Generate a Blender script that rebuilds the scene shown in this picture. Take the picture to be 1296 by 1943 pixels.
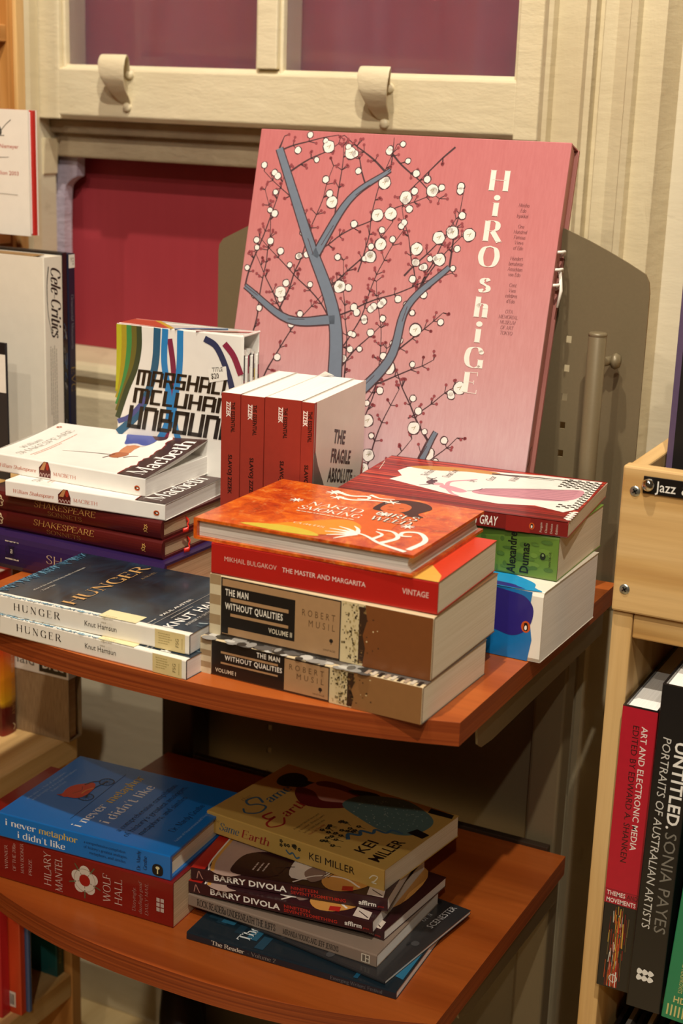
import bpy, math, random
from mathutils import Vector, Matrix
from mathutils.geometry import tessellate_polygon

random.seed(7)
for o in list(bpy.data.objects): bpy.data.objects.remove(o)
SC = bpy.context.scene
COL = SC.collection
R = math.radians

# ------------------------------------------------------------------ camera
CX, CY, FPX = 648.0, 971.5, 2844.4
YAW, PITCH, ROLL = R(26.60), R(15.606), R(2.0035)
CAMP = Vector((0, 0, 1.30))
_fw = Vector((-math.sin(YAW) * math.cos(PITCH), math.cos(YAW) * math.cos(PITCH), -math.sin(PITCH)))
_r0 = Vector((math.cos(YAW), math.sin(YAW), 0)); _u0 = _r0.cross(_fw)
_r = _r0 * math.cos(ROLL) + _u0 * math.sin(ROLL); _u = -_r0 * math.sin(ROLL) + _u0 * math.cos(ROLL)
def ray(x, y): return _fw + _r * ((x - CX) / FPX) - _u * ((y - CY) / FPX)
def atz(x, y, z): d = ray(x, y); return CAMP + d * ((z - CAMP.z) / d.z)
def aty(x, y, Y): d = ray(x, y); return CAMP + d * ((Y - CAMP.y) / d.y)
cam = bpy.data.cameras.new('camera'); co = bpy.data.objects.new('camera', cam); COL.objects.link(co)
co.matrix_world = Matrix(((_r.x, _u.x, -_fw.x, CAMP.x), (_r.y, _u.y, -_fw.y, CAMP.y), (_r.z, _u.z, -_fw.z, CAMP.z), (0, 0, 0, 1)))
cam.sensor_fit = 'VERTICAL'; cam.sensor_height = 36; cam.sensor_width = 24; cam.lens = FPX / 1943 * 36
cam.clip_start = .05
cam.dof.use_dof = True; cam.dof.focus_distance = 1.36; cam.dof.aperture_fstop = 7.1
SC.camera = co

# ------------------------------------------------------------------ light
SC.view_settings.view_transform = 'Standard'; SC.view_settings.look = 'None'
SC.view_settings.gamma = 1; SC.view_settings.use_curve_mapping = False
SC.view_settings.exposure = 0.0
wd = bpy.data.worlds.new('room_ambience'); SC.world = wd; wd.use_nodes = True
wd.node_tree.nodes['Background'].inputs[0].default_value = (1, .72, .46, 1)
wd.node_tree.nodes['Background'].inputs[1].default_value = .055
def spot(name, loc, to, watts, col, ang=80, size=.03, blend=.6):
    l = bpy.data.lights.new(name, 'SPOT'); l.energy = watts; l.color = col; l.spot_size = R(ang); l.spot_blend = blend
    l.shadow_soft_size = size
    o = bpy.data.objects.new(name, l); COL.objects.link(o); o.location = loc
    o.rotation_euler = (Vector(to) - Vector(loc)).to_track_quat('-Z', 'Y').to_euler()
WARM = (1, .895, .75)
spot('ceiling_spot_lamp', (.15, -.08, 2.75), (-.65, 1.15, .80), 124, WARM, 75, .018)
spot('ceiling_spot_lamp', (-.50, -.91, 2.75), (-.75, 1.25, .85), 42, WARM, 70, .018)
spot('ceiling_spot_lamp', (.60, -1.50, 2.75), (-.70, 1.25, .85), 74, WARM, 65, .018)
spot('ceiling_spot_lamp', (-.55, .75, 2.75), (-.68, 1.2, .85), 108, WARM, 90, .018)

# ------------------------------------------------------------------ materials
def lin(c):
    if isinstance(c, str):
        c = c.lstrip('#'); c = [int(c[i:i + 2], 16) / 255 for i in (0, 2, 4)]
        return tuple((v / 12.92 if v <= .04045 else ((v + .055) / 1.055) ** 2.4) for v in c)
    return tuple(c[:3])
class NT:
    def __init__(s, name):
        s.m = bpy.data.materials.new(name); s.m.use_nodes = True; s.t = s.m.node_tree
        s.b = s.t.nodes['Principled BSDF']
    def n(s, typ, **kw):
        x = s.t.nodes.new(typ)
        for k, v in kw.items():
            if k.startswith('i_'):
                key = k[2:].replace('_', ' '); x.inputs[key].default_value = v
            else: setattr(x, k, v)
        return x
    def l(s, a, b): s.t.links.new(a, b)
    def mapping(s, scale, rot=(0, 0, 0), src='Object'):
        tc = s.n('ShaderNodeTexCoord'); mp = s.n('ShaderNodeMapping'); s.l(tc.outputs[src], mp.inputs[0])
        mp.inputs['Scale'].default_value = scale; mp.inputs['Rotation'].default_value = rot; return mp.outputs[0]
    def noise(s, vec, scale, detail=4, rough=.55, dist=0):
        x = s.n('ShaderNodeTexNoise'); s.l(vec, x.inputs['Vector']); x.inputs['Scale'].default_value = scale
        x.inputs['Detail'].default_value = detail; x.inputs['Roughness'].default_value = rough; x.inputs['Distortion'].default_value = dist
        return x.outputs['Fac']
    def ramp(s, fac, stops):
        x = s.n('ShaderNodeValToRGB'); s.l(fac, x.inputs[0]); e = x.color_ramp.elements
        while len(e) < len(stops): e.new(.5)
        for i, (p, c) in enumerate(stops): e[i].position = p; e[i].color = (*lin(c), 1)
        return x.outputs[0]
    def bump(s, h, strength=.2, dist=.001, normal=None):
        x = s.n('ShaderNodeBump'); s.l(h, x.inputs['Height']); x.inputs['Strength'].default_value = strength; x.inputs['Distance'].default_value = dist
        if normal: s.l(normal, x.inputs['Normal'])
        s.l(x.outputs[0], s.b.inputs['Normal']); return x.outputs[0]
    def mix(s, a, b, fac, mode='MIX'):
        x = s.n('ShaderNodeMix', data_type='RGBA', blend_type=mode)
        if hasattr(fac, 'is_linked'): s.l(fac, x.inputs[0])
        else: x.inputs[0].default_value = fac
        for q, i in ((a, 6), (b, 7)):
            if hasattr(q, 'is_linked'): s.l(q, x.inputs[i])
            else: x.inputs[i].default_value = (*lin(q), 1)
        return x.outputs[2]
    def base(s, c):
        if hasattr(c, 'is_linked'): s.l(c, s.b.inputs['Base Color'])
        else: s.b.inputs['Base Color'].default_value = (*lin(c), 1)
    def set(s, rough=.5, spec=.5, metal=0, coat=0, coat_rough=.1):
        s.b.inputs['Roughness'].default_value = rough; s.b.inputs['Specular IOR Level'].default_value = spec
        s.b.inputs['Metallic'].default_value = metal; s.b.inputs['Coat Weight'].default_value = coat; s.b.inputs['Coat Roughness'].default_value = coat_rough
        return s.m
_mc = {}
def plain(c, rough=.5, coat=0, metal=0, var=.06, spec=.5):
    """a plain coloured stock (card, cloth, plastic) with a little procedural unevenness"""
    k = (c, rough, coat, metal, spec)
    if k in _mc: return _mc[k]
    t = NT('stock_' + str(len(_mc))); v = t.mapping((1, 1, 1)); f = t.noise(v, 60, 4)
    x = t.n('ShaderNodeMapRange'); t.l(f, x.inputs[0]); x.inputs[3].default_value = 1 - var; x.inputs[4].default_value = 1 + var
    h = t.n('ShaderNodeHueSaturation'); h.inputs['Color'].default_value = (*lin(c), 1); t.l(x.outputs[0], h.inputs['Value'])
    t.base(h.outputs[0]); _mc[k] = t.set(rough, spec, metal, coat); return _mc[k]
def mk_print(name, rough, coat, spec=.5):
    t = NT(name); a = t.n('ShaderNodeAttribute', attribute_name='ink'); v = t.mapping((1, 1, 1)); f = t.noise(v, 150, 2)
    t.base(t.mix(a.outputs['Color'], t.ramp(f, [(.3, (.94, .94, .94)), (.7, (1, 1, 1))]), 1, 'MULTIPLY')); return t.set(rough, spec, 0, coat)
M = {}
M['ink'] = mk_print('printed_ink', .42, .15)
M['ink_gloss'] = mk_print('printed_ink_gloss', .3, .5)
M['ink_matte'] = mk_print('printed_ink_matte', .7, 0, .3)
def pages(name, c0, c1):
    t = NT(name); f = t.noise(t.mapping((6, 6, 900)), 1, 3, .7); g = t.noise(t.mapping((14, 14, 3200)), 1, 2)
    col = t.ramp(f, [(.3, c0), (.62, c1)]); t.base(t.mix(col, t.ramp(g, [(.25, (.86, .84, .80)), (.6, (1, 1, 1))]), .4, 'MULTIPLY'))
    t.bump(g, .12, .0004); return t.set(.85, .2)
M['pg_white'] = pages('page_edge_white', '#e6e3dc', '#f5f3ee')
M['pg_cream'] = pages('page_edge_cream', '#e0d4b8', '#f0e6d0')
M['pg_grey'] = pages('page_edge_grey', '#aaa59b', '#e6e1d6')
M['pg_tan'] = pages('page_edge_tan', '#b89a78', '#d8bd98')
def paint(name, c0, c1, scale=3, bump=.35, rough=.5, vert=False):
    t = NT(name); v = t.mapping((1, 1, 1)); f = t.noise(v, scale, 6, .6); g = t.noise(t.mapping((1, 1, 3)), 22, 5, .6)
    st = t.noise(t.mapping((3, 3, 9) if not vert else (9, 9, 1.5)), 4, 5, .65, .6)
    c = t.mix(t.ramp(f, [(.3, c0), (.7, c1)]), t.ramp(st, [(.24, '#7c6746'), (.36, '#ffffff')]), .3, 'MULTIPLY')
    t.base(c); a = t.n('ShaderNodeMath', operation='ADD'); t.l(g, a.inputs[0]); t.l(st, a.inputs[1]); t.bump(a.outputs[0], bump, .004); return t.set(rough, .4)
M['wallpaint'] = paint('cream_wall_paint', '#c6bb9f', '#d2c8ae', 2, .12, .7)
M['trimpaint'] = paint('old_cream_gloss_paint', '#c4b592', '#d2c5a3', 5, .22, .42, True)
M['sashpaint'] = paint('old_sash_paint', '#cfc19e', '#dcd0b0', 6, .3, .42)
M['dirtypaint'] = paint('grimy_paint', '#94826a', '#b0a083', 9, .6, .6)
M['lilacpaint'] = paint('lilac_undercoat', '#9c8fa0', '#c2b6c2', 12, .7, .4)
def wood(name, c0, c1, c2, axis, rough=.45, coat=.0, freq=1):
    t = NT(name); sc = [11, 11, 11]; sc[axis] = .9
    v = t.mapping(tuple(sc)); f = t.noise(v, 2.2 * freq, 5, .6, .9)
    fs = [160, 160, 160]; fs[axis] = 6; g = t.noise(t.mapping(tuple(fs)), 1.2, 3, .6)
    w = t.n('ShaderNodeTexWave', wave_type='BANDS', bands_direction='DIAGONAL'); t.l(v, w.inputs[0]); w.inputs['Scale'].default_value = .9 * freq; w.inputs['Distortion'].default_value = 4.5; w.inputs['Detail'].default_value = 3
    c = t.mix(t.ramp(f, [(.3, c0), (.55, c1), (.75, c2)]), t.ramp(w.outputs['Fac'], [(.0, c2), (.22, c1), (.5, c0), (1, c0)]), .5)
    t.base(t.mix(c, t.ramp(g, [(.3, (.8, .76, .7)), (.6, (1, 1, 1))]), .55, 'MULTIPLY')); t.bump(g, .12, .0006); return t.set(rough, .4, 0, coat)
for i, a in enumerate('xyz'):
    M['pine_' + a] = wood('pine_along_' + a, '#d9b57c', '#cca365', '#ad7d40', i)
    M['darkpine_' + a] = wood('honey_pine_along_' + a, '#cf9c5c', '#bf8747', '#9f6a30', i)
M['cherry'] = wood('cherry_veneer', '#b05c24', '#a04d1a', '#853a10', 0, .38, .1, .6)
M['cherryedge'] = None
t = NT('cherry_edge_band'); f = t.noise(t.mapping((3, 3, 420)), 1.1, 3, .6); t.base(t.ramp(f, [(.32, '#6f2a0e'), (.55, '#8e4018'), (.75, '#9a4a20')])); t.bump(f, .3, .0006); M['cherryedge'] = t.set(.42, .4)
def metal(name, c, rough=.42, metallic=.35):
    t = NT(name); f = t.noise(t.mapping((1, 1, 1)), 400, 2); t.base(t.mix(c, t.ramp(f, [(.3, (.95, .95, .95)), (.7, (1, 1, 1))]), 1, 'MULTIPLY')); t.bump(f, .04, .0003); return t.set(rough, .5, metallic)
M['olive'] = metal('olive_grey_powder_coat', '#796c52', .42, .2)
M['darkmetal'] = metal('dark_brown_metal', '#3a2c20', .45, .2)
M['black'] = plain('#14110f', .45)
M['steel'] = metal('zinc_screw_steel', '#b9bcb4', .28, .9)
M['chrome'] = metal('polished_stud', '#d8d4ca', .12, 1)
t = NT('maroon_board'); f = t.noise(t.mapping((1, 1, 1)), 2.5, 3); g = t.noise(t.mapping((40, 40, 2)), 3, 3)
t.base(t.mix(t.ramp(f, [(.3, '#963038'), (.7, '#a63a44')]), t.ramp(g, [(.3, (.92, .9, .9)), (.7, (1, 1, 1))]), .6, 'MULTIPLY')); M['maroon'] = t.set(.6, .3)
t = NT('window_glass'); t.b.inputs['Transmission Weight'].default_value = 1; t.base((.97, .98, 1)); t.b.inputs['IOR'].default_value = 1.45; t.set(.03, .5)
f = t.noise(t.mapping((1, 1, 1)), 6, 2); t.bump(f, .03, .002)
dv = t.noise(t.mapping((14, 14, 1.2)), 2, 5, .6); df = t.n('ShaderNodeBsdfDiffuse'); df.inputs[0].default_value = (.55, .45, .60, 1)  # streaky mauve diffuse, stands in for the room's reflection haze on the panes
mr = t.n('ShaderNodeMapRange'); t.l(dv, mr.inputs[0]); mr.inputs[3].default_value = .02; mr.inputs[4].default_value = .13
mx = t.n('ShaderNodeMixShader'); t.l(mr.outputs[0], mx.inputs[0]); t.l(t.b.outputs[0], mx.inputs[1]); t.l(df.outputs[0], mx.inputs[2]); t.l(mx.outputs[0], t.t.nodes['Material Output'].inputs[0]); M['glass'] = t.m
t = NT('floor_boards'); f = t.noise(t.mapping((8, .8, 1)), 3, 4); t.base(t.ramp(f, [(.3, '#b59a68'), (.7, '#cdb684')])); M['floor'] = t.set(.5)
t = NT('plaster_ceiling'); f = t.noise(t.mapping((1, 1, 1)), 5); t.base(t.ramp(f, [(.3, '#d8cdb6'), (.7, '#e0d6c0')])); M['ceil'] = t.set(.8)

# ------------------------------------------------------------------ mesh helpers
class MB:
    def __init__(s): s.v = []; s.f = []; s.mi = []; s.sm = []
    def add(s, vs, fs, mi=0, smooth=False):
        o = len(s.v); s.v += [tuple(p) for p in vs]
        for f in fs: s.f.append(tuple(i + o for i in f)); s.mi.append(mi); s.sm.append(smooth)
    def box(s, x0, x1, y0, y1, z0, z1, mi=0):
        s.add([(x0, y0, z0), (x1, y0, z0), (x1, y1, z0), (x0, y1, z0), (x0, y0, z1), (x1, y0, z1), (x1, y1, z1), (x0, y1, z1)],
              [(0, 3, 2, 1), (4, 5, 6, 7), (0, 1, 5, 4), (1, 2, 6, 5), (2, 3, 7, 6), (3, 0, 4, 7)], mi); return s
    def prism(s, poly, axis, a0, a1, mi=0, holes=(), side_mi=None):
        """polygon (2-D, in the plane of the two other axes) extruded along axis"""
        def P(p, a):
            if axis == 0: return (a, p[0], p[1])
            if axis == 1: return (p[0], a, p[1])
            return (p[0], p[1], a)
        loops = [list(poly)] + [list(h) for h in holes]
        flat = [p for l in loops for p in l]; n = len(flat)
        tri = tessellate_polygon([[Vector((p[0], p[1], 0)) for p in l] for l in loops])
        s.add([P(p, a0) for p in flat] + [P(p, a1) for p in flat], [tuple(t) for t in tri] + [tuple(i + n for i in reversed(t)) for t in tri], mi)
        k = 0
        for l in loops:
            m = len(l); vs = [P(p, a0) for p in l] + [P(p, a1) for p in l]
            s.add(vs, [(i, (i + 1) % m, m + (i + 1) % m, m + i) for i in range(m)], mi if side_mi is None else side_mi)
        return s
    def tube(s, pts, rad, n=12, mi=0, caps=True):
        pts = [Vector(p) for p in pts]; rs = rad if isinstance(rad, (list, tuple)) else [rad] * len(pts)
        rings = []; up = None
        for i, p in enumerate(pts):
            d = (pts[min(i + 1, len(pts) - 1)] - pts[max(i - 1, 0)]).normalized()
            if up is None: up = Vector((0, 0, 1)) if abs(d.z) < .9 else Vector((1, 0, 0))
            a = d.cross(up).normalized(); b = a.cross(d).normalized(); up = b
            rings.append([p + a * (rs[i] * math.cos(2 * math.pi * k / n)) + b * (rs[i] * math.sin(2 * math.pi * k / n)) for k in range(n)])
        vs = [q for r in rings for q in r]; fs = []
        for i in range(len(rings) - 1):
            for k in range(n): fs.append((i * n + k, i * n + (k + 1) % n, (i + 1) * n + (k + 1) % n, (i + 1) * n + k))
        if caps: fs.append(tuple(range(n - 1, -1, -1))); fs.append(tuple((len(rings) - 1) * n + k for k in range(n)))
        s.add(vs, fs, mi, True); return s
    def lathe(s, prof, c=(0, 0, 0), axis=2, n=24, mi=0):
        vs = []; fs = []
        for r, h in prof:
            for k in range(n):
                a = 2 * math.pi * k / n; q = (r * math.cos(a), r * math.sin(a), h)
                if axis == 1: q = (q[0], q[2], q[1])
                if axis == 0: q = (q[2], q[0], q[1])
                vs.append((q[0] + c[0], q[1] + c[1], q[2] + c[2]))
        for i in range(len(prof) - 1):
            for k in range(n): fs.append((i * n + k, i * n + (k + 1) % n, (i + 1) * n + (k + 1) % n, (i + 1) * n + k))
        s.add(vs, fs, mi, True); return s
    def build(s, name, mats, parent=None, bevel=0, seg=2, recalc=True):
        me = bpy.data.meshes.new(name); me.from_pydata(s.v, [], s.f)
        for m in (mats if isinstance(mats, (list, tuple)) else [mats]): me.materials.append(m)
        me.polygons.foreach_set('material_index', s.mi); me.polygons.foreach_set('use_smooth', s.sm); me.update()
        if recalc:
            import bmesh
            b = bmesh.new(); b.from_mesh(me); bmesh.ops.remove_doubles(b, verts=b.verts, dist=1e-6); bmesh.ops.recalc_face_normals(b, faces=b.faces); b.to_mesh(me); b.free()
        o = bpy.data.objects.new(name, me); COL.objects.link(o)
        if parent: o.parent = parent
        if bevel:
            md = o.modifiers.new('bevel', 'BEVEL'); md.width = bevel; md.segments = seg; md.limit_method = 'ANGLE'; md.angle_limit = R(40)
        return o
def empty(name, loc=(0, 0, 0), rz=0, parent=None):
    o = bpy.data.objects.new(name, None); COL.objects.link(o); o.location = loc; o.rotation_euler = (0, 0, R(rz)); o.empty_display_size = .05
    if parent: o.parent = parent
    return o
def tag(o, label, cat, group=None):
    o['label'] = label; o['category'] = cat
    if group: o['group'] = group
    return o
def struct(o, label=None):
    o['kind'] = 'structure'
    if label: o['label'] = label
    return o
def BX(*a): return MB().box(*a)
def orient(o, O, ex, ey, ez):
    ex, ey, ez = Vector(ex), Vector(ey), Vector(ez)
    o.matrix_world = Matrix(((ex.x, ey.x, ez.x, O[0]), (ex.y, ey.y, ez.y, O[1]), (ex.z, ey.z, ez.z, O[2]), (0, 0, 0, 1)))

# ------------------------------------------------------------------ lettering
def spline(pts, k=6, closed=False):
    pts = [Vector((p[0], p[1])) for p in pts]; n = len(pts); out = []
    if n < 3: return [tuple(p) for p in pts]
    rng = range(n if closed else n - 1)
    for i in rng:
        p0 = pts[(i - 1) % n] if closed or i > 0 else pts[0] * 2 - pts[1]
        p1, p2 = pts[i], pts[(i + 1) % n]
        p3 = pts[(i + 2) % n] if closed or i + 2 < n else pts[-1] * 2 - pts[-2]
        for j in range(k):
            t = j / k
            out.append(tuple(.5 * ((2 * p1) + (p2 - p0) * t + (2 * p0 - 5 * p1 + 4 * p2 - p3) * t * t + (3 * p1 - p0 - 3 * p2 + p3) * t ** 3)))
    if not closed: out.append(tuple(pts[-1]))
    return out
def ribbon(pts, width):
    """quads of a stroke; width is a number, or a function of the direction"""
    P = [Vector(p) for p in pts]; P = [p for i, p in enumerate(P) if i == 0 or (p - P[i - 1]).length > 1e-7]
    if len(P) < 2: return []
    L = []; Rr = []
    for i, p in enumerate(P):
        d = (P[min(i + 1, len(P) - 1)] - P[max(i - 1, 0)]).normalized(); nrm = Vector((-d.y, d.x))
        w = width(d, i / (len(P) - 1)) if callable(width) else width
        L.append(p + nrm * w / 2); Rr.append(p - nrm * w / 2)
    return [[tuple(Rr[i]), tuple(Rr[i + 1]), tuple(L[i + 1]), tuple(L[i])] for i in range(len(P) - 1)]
# own roman face: strokes (l straight, c curved), s serif bars; cap height 1
SG = {
 'A': (.78, 'l .06 0 .37 1;L .37 1 .71 0;l .17 .34 .58 .34;s .06 0;s .71 0'), 'B': (.68, 'L .12 0 .12 1;c .12 1 .36 1 .52 .88 .52 .66 .38 .54 .14 .53;c .14 .53 .42 .52 .6 .4 .6 .15 .42 0 .12 0;h .12 0;h .12 1'),
 'C': (.76, 'c .66 .78 .56 .95 .38 1 .16 .88 .08 .5 .16 .14 .38 0 .56 .05 .68 .22;t .66 .78'), 'D': (.8, 'L .12 0 .12 1;c .12 1 .4 1 .64 .86 .72 .5 .64 .14 .4 0 .12 0;h .12 0;h .12 1'),
 'E': (.66, 'L .12 0 .12 1;l .12 1 .56 1;l .12 .52 .44 .52;l .12 0 .6 0;h .12 0;h .12 1;v .56 .93;v .6 .07;v .44 .52'), 'F': (.62, 'L .12 0 .12 1;l .12 1 .56 1;l .12 .5 .44 .5;s .12 0;h .12 1;v .56 .93;v .44 .5'),
 'G': (.82, 'c .66 .78 .56 .95 .38 1 .16 .88 .08 .5 .16 .14 .38 0 .54 .03 .66 .12;L .67 0 .67 .42;s .67 .42;t .66 .78'), 'H': (.86, 'L .14 0 .14 1;L .72 0 .72 1;l .14 .52 .72 .52;s .14 0;s .14 1;s .72 0;s .72 1'),
 'I': (.36, 'L .18 0 .18 1;s .18 0;s .18 1'), 'J': (.46, 'L .3 1 .3 .12;c .3 .14 .24 -.04 .08 0 .04 .1;s .3 1'), 'K': (.78, 'L .14 0 .14 1;l .64 1 .18 .45;L .3 .6 .7 0;s .14 0;s .14 1;s .64 1;s .7 0'),
 'L': (.64, 'L .14 0 .14 1;l .14 0 .58 0;s .14 1;h .14 0;v .58 .07'), 'M': (.98, 'l .12 0 .15 1;L .15 1 .48 .06;l .48 .06 .8 1;L .82 0 .82 1;s .12 0;h .15 1;s .82 0;s .82 1'), 'N': (.84, 'l .14 0 .14 1;L .14 1 .68 0;l .68 0 .68 1;s .14 0;h .14 1;s .68 1'),
 'O': (.84, 'c .42 1 .18 .88 .08 .5 .18 .12 .42 0 .66 .12 .76 .5 .66 .88 .42 1'), 'P': (.66, 'L .14 0 .14 1;c .14 1 .4 1 .58 .88 .58 .62 .4 .48 .16 .47;s .14 0;h .14 1'), 'Q': (.84, 'c .42 1 .18 .88 .08 .5 .18 .12 .42 0 .66 .12 .76 .5 .66 .88 .42 1;l .4 .1 .78 -.2'),
 'R': (.76, 'L .14 0 .14 1;c .14 1 .4 1 .56 .88 .56 .64 .4 .52 .16 .51;L .38 .5 .7 0;s .14 0;h .14 1;s .7 0'), 'S': (.6, 'c .5 .8 .42 .96 .28 1 .12 .9 .12 .7 .3 .53 .48 .36 .5 .16 .32 0 .14 .04 .07 .22;t .5 .8;t .07 .22'),
 'T': (.72, 'L .36 0 .36 1;l .06 1 .66 1;s .36 0;v .06 .93;v .66 .93'), 'U': (.84, 'L .14 1 .14 .3;c .14 .32 .22 .06 .42 0 .62 .06 .7 .32;l .7 .32 .7 1;s .14 1;s .7 1'), 'V': (.78, 'L .08 1 .4 0;l .4 0 .7 1;s .08 1;s .7 1'),
 'W': (1.1, 'L .08 1 .32 0;l .32 0 .54 .98;L .54 .98 .78 0;l .78 0 1.0 1;s .08 1;s 1.0 1;h .54 .98'), 'X': (.76, 'L .1 1 .66 0;l .1 0 .64 1;s .1 0;s .1 1;s .66 0;s .64 1'), 'Y': (.74, 'L .08 1 .37 .46;l .37 .46 .66 1;L .37 0 .37 .48;s .08 1;s .66 1;s .37 0'), 'Z': (.66, 'l .08 1 .58 1;L .58 1 .06 0;l .06 0 .6 0'),
 'a': (.5, 'c .1 .5 .16 .64 .28 .66 .36 .6 .37 .46;L .37 .48 .37 .06;l .37 .06 .46 .02;c .37 .38 .2 .34 .09 .22 .12 .04 .22 .0 .37 .12'), 'b': (.56, 'L .12 0 .12 1;c .12 .52 .22 .65 .34 .65 .48 .5 .48 .18 .36 0 .24 0 .12 .1;h .12 1'), 'c': (.48, 'c .4 .52 .34 .64 .26 .66 .1 .55 .08 .3 .14 .05 .28 0 .42 .14;t .4 .52'),
 'd': (.58, 'L .44 0 .44 1;c .44 .52 .34 .65 .22 .65 .08 .5 .08 .18 .18 0 .3 0 .44 .12;h .44 1;h .46 0'), 'e': (.5, 'l .09 .36 .43 .36;c .43 .36 .4 .6 .26 .66 .11 .56 .08 .32 .14 .06 .28 0 .44 .14'), 'f': (.38, 'L .16 0 .16 .8;c .16 .78 .2 .97 .3 1 .38 .92;l .04 .64 .32 .64;s .16 0'),
 'g': (.52, 'c .26 .66 .12 .58 .12 .36 .26 .26 .4 .36 .4 .58 .26 .66;c .16 .28 .08 .18 .2 .06 .42 .0 .42 -.18 .24 -.28 .08 -.2 .08 -.06 .18 .04;l .38 .6 .5 .66'), 'h': (.6, 'L .12 0 .12 1;c .12 .5 .24 .65 .36 .65 .44 .58 .46 .42;L .46 .44 .46 0;s .12 0;s .46 0;h .12 1'), 'i': (.3, 'L .15 0 .15 .66;s .15 0;h .13 .66;d .15 .9'),
 'j': (.3, 'L .16 -.1 .16 .66;c .16 -.08 .12 -.26 0 -.26;h .14 .66;d .16 .9'), 'k': (.56, 'L .12 0 .12 1;l .44 .66 .14 .3;L .22 .4 .5 0;s .12 0;h .12 1;h .44 .66;s .5 0'), 'l': (.3, 'L .15 0 .15 1;s .15 0;h .13 1'), 'm': (.9, 'L .12 0 .12 .66;c .12 .5 .22 .65 .34 .65 .42 .58 .44 .42;L .44 .44 .44 0;c .44 .5 .54 .65 .66 .65 .74 .58 .76 .42;L .76 .44 .76 0;s .12 0;s .44 0;s .76 0;h .1 .66'),
 'n': (.6, 'L .12 0 .12 .66;c .12 .5 .24 .65 .36 .65 .44 .58 .46 .42;L .46 .44 .46 0;s .12 0;s .46 0;h .1 .66'), 'o': (.56, 'c .28 .66 .13 .57 .08 .33 .13 .09 .28 0 .43 .09 .48 .33 .43 .57 .28 .66'), 'p': (.58, 'L .12 -.3 .12 .66;c .12 .52 .24 .65 .36 .65 .5 .5 .5 .18 .38 0 .26 0 .12 .1;s .12 -.3;h .1 .66'), 'q': (.58, 'L .46 -.3 .46 .66;c .46 .52 .34 .65 .22 .65 .08 .5 .08 .18 .18 0 .3 0 .46 .12;s .46 -.3'),
 'r': (.44, 'L .12 0 .12 .66;c .12 .46 .2 .6 .32 .66 .4 .6;s .12 0;h .1 .66;t .38 .58'), 's': (.42, 'c .34 .54 .28 .64 .2 .66 .09 .58 .1 .44 .22 .35 .34 .26 .35 .1 .2 0 .1 .02 .06 .14'), 't': (.36, 'L .16 .86 .16 .12;c .16 .14 .2 0 .28 0 .36 .1;l .04 .65 .32 .65'), 'u': (.6, 'L .12 .66 .12 .22;c .12 .24 .14 .04 .26 0 .38 .06 .46 .18;L .46 0 .46 .66;h .1 .66;h .44 .66;h .48 0'),
 'v': (.54, 'L .06 .66 .28 0;l .28 0 .48 .66;s .06 .66;s .48 .66'), 'w': (.8, 'L .06 .66 .24 0;l .24 0 .4 .64;L .4 .64 .56 0;l .56 0 .74 .66;s .06 .66;s .74 .66'), 'x': (.54, 'L .08 .66 .46 0;l .08 0 .46 .66;s .08 0;s .08 .66;s .46 0;s .46 .66'), 'y': (.54, 'L .06 .66 .28 .02;c .48 .66 .3 .06 .2 -.22 .08 -.28;s .06 .66;s .48 .66'), 'z': (.48, 'l .08 .64 .42 .64;L .42 .64 .06 0;l .06 0 .44 0'),
 "'": (.22, 'l .11 1 .09 .74'), '.': (.24, 'd .12 .06'), ',': (.24, 'd .12 .06;l .13 .04 .08 -.14'), '-': (.4, 'l .06 .34 .34 .34'), '2': (.56, 'c .08 .76 .16 .96 .3 1 .46 .88 .44 .66 .26 .34 .07 0;l .07 .02 .5 .02'), '0': (.56, 'c .28 1 .13 .88 .08 .5 .13 .12 .28 0 .43 .12 .48 .5 .43 .88 .28 1'), ' ': (.32, ''),
}
BG = {'M': (1.06, '.13 0 .13 .92;.02 .92 .93 .92;.53 .92 .53 0;.93 .92 .93 0'), 'A': (.86, '.13 0 .13 .92;.02 .92 .73 .92;.73 .92 .73 0;.13 .4 .73 .4'), 'R': (.84, '.13 0 .13 .92;.02 .92 .71 .92;.71 1 .71 .38;.13 .44 .71 .44;.5 .44 .74 0'), 'S': (.8, '.74 .92 .06 .92;.15 1 .15 .42;.06 .5 .74 .5;.65 .58 .65 0;.74 .08 .04 .08'), 'H': (.86, '.13 0 .13 1;.73 0 .73 1;.13 .48 .73 .48'), 'L': (.72, '.13 0 .13 1;.02 .08 .66 .08'), 'C': (.8, '.72 .92 .04 .92;.15 1 .15 0;.04 .08 .72 .08'), 'U': (.86, '.13 0 .13 1;.73 0 .73 1;.02 .08 .84 .08'), 'N': (.86, '.13 0 .13 .92;.02 .92 .73 .92;.73 .92 .73 0'), 'B': (.86, '.13 0 .13 1;.02 .92 .68 .92;.68 .92 .68 .5;.13 .5 .74 .5;.74 .5 .74 .08;.02 .08 .74 .08'), 'O': (.86, '.13 0 .13 1;.73 0 .73 1;.02 .08 .84 .08;.02 .92 .84 .92'), 'D': (.86, '.13 0 .13 1;.73 .06 .73 .94;.02 .08 .78 .08;.02 .92 .78 .92')}
def block_glyph(ch):
    adv, d = BG[ch]; out = []
    for c in d.split(';'):
        x0, y0, x1, y1 = [float(q) for q in c.split()]; out += ribbon([(x0, y0), (x1, y1)], .17 if abs(x1 - x0) > abs(y1 - y0) else .23)
    return adv, out
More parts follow.
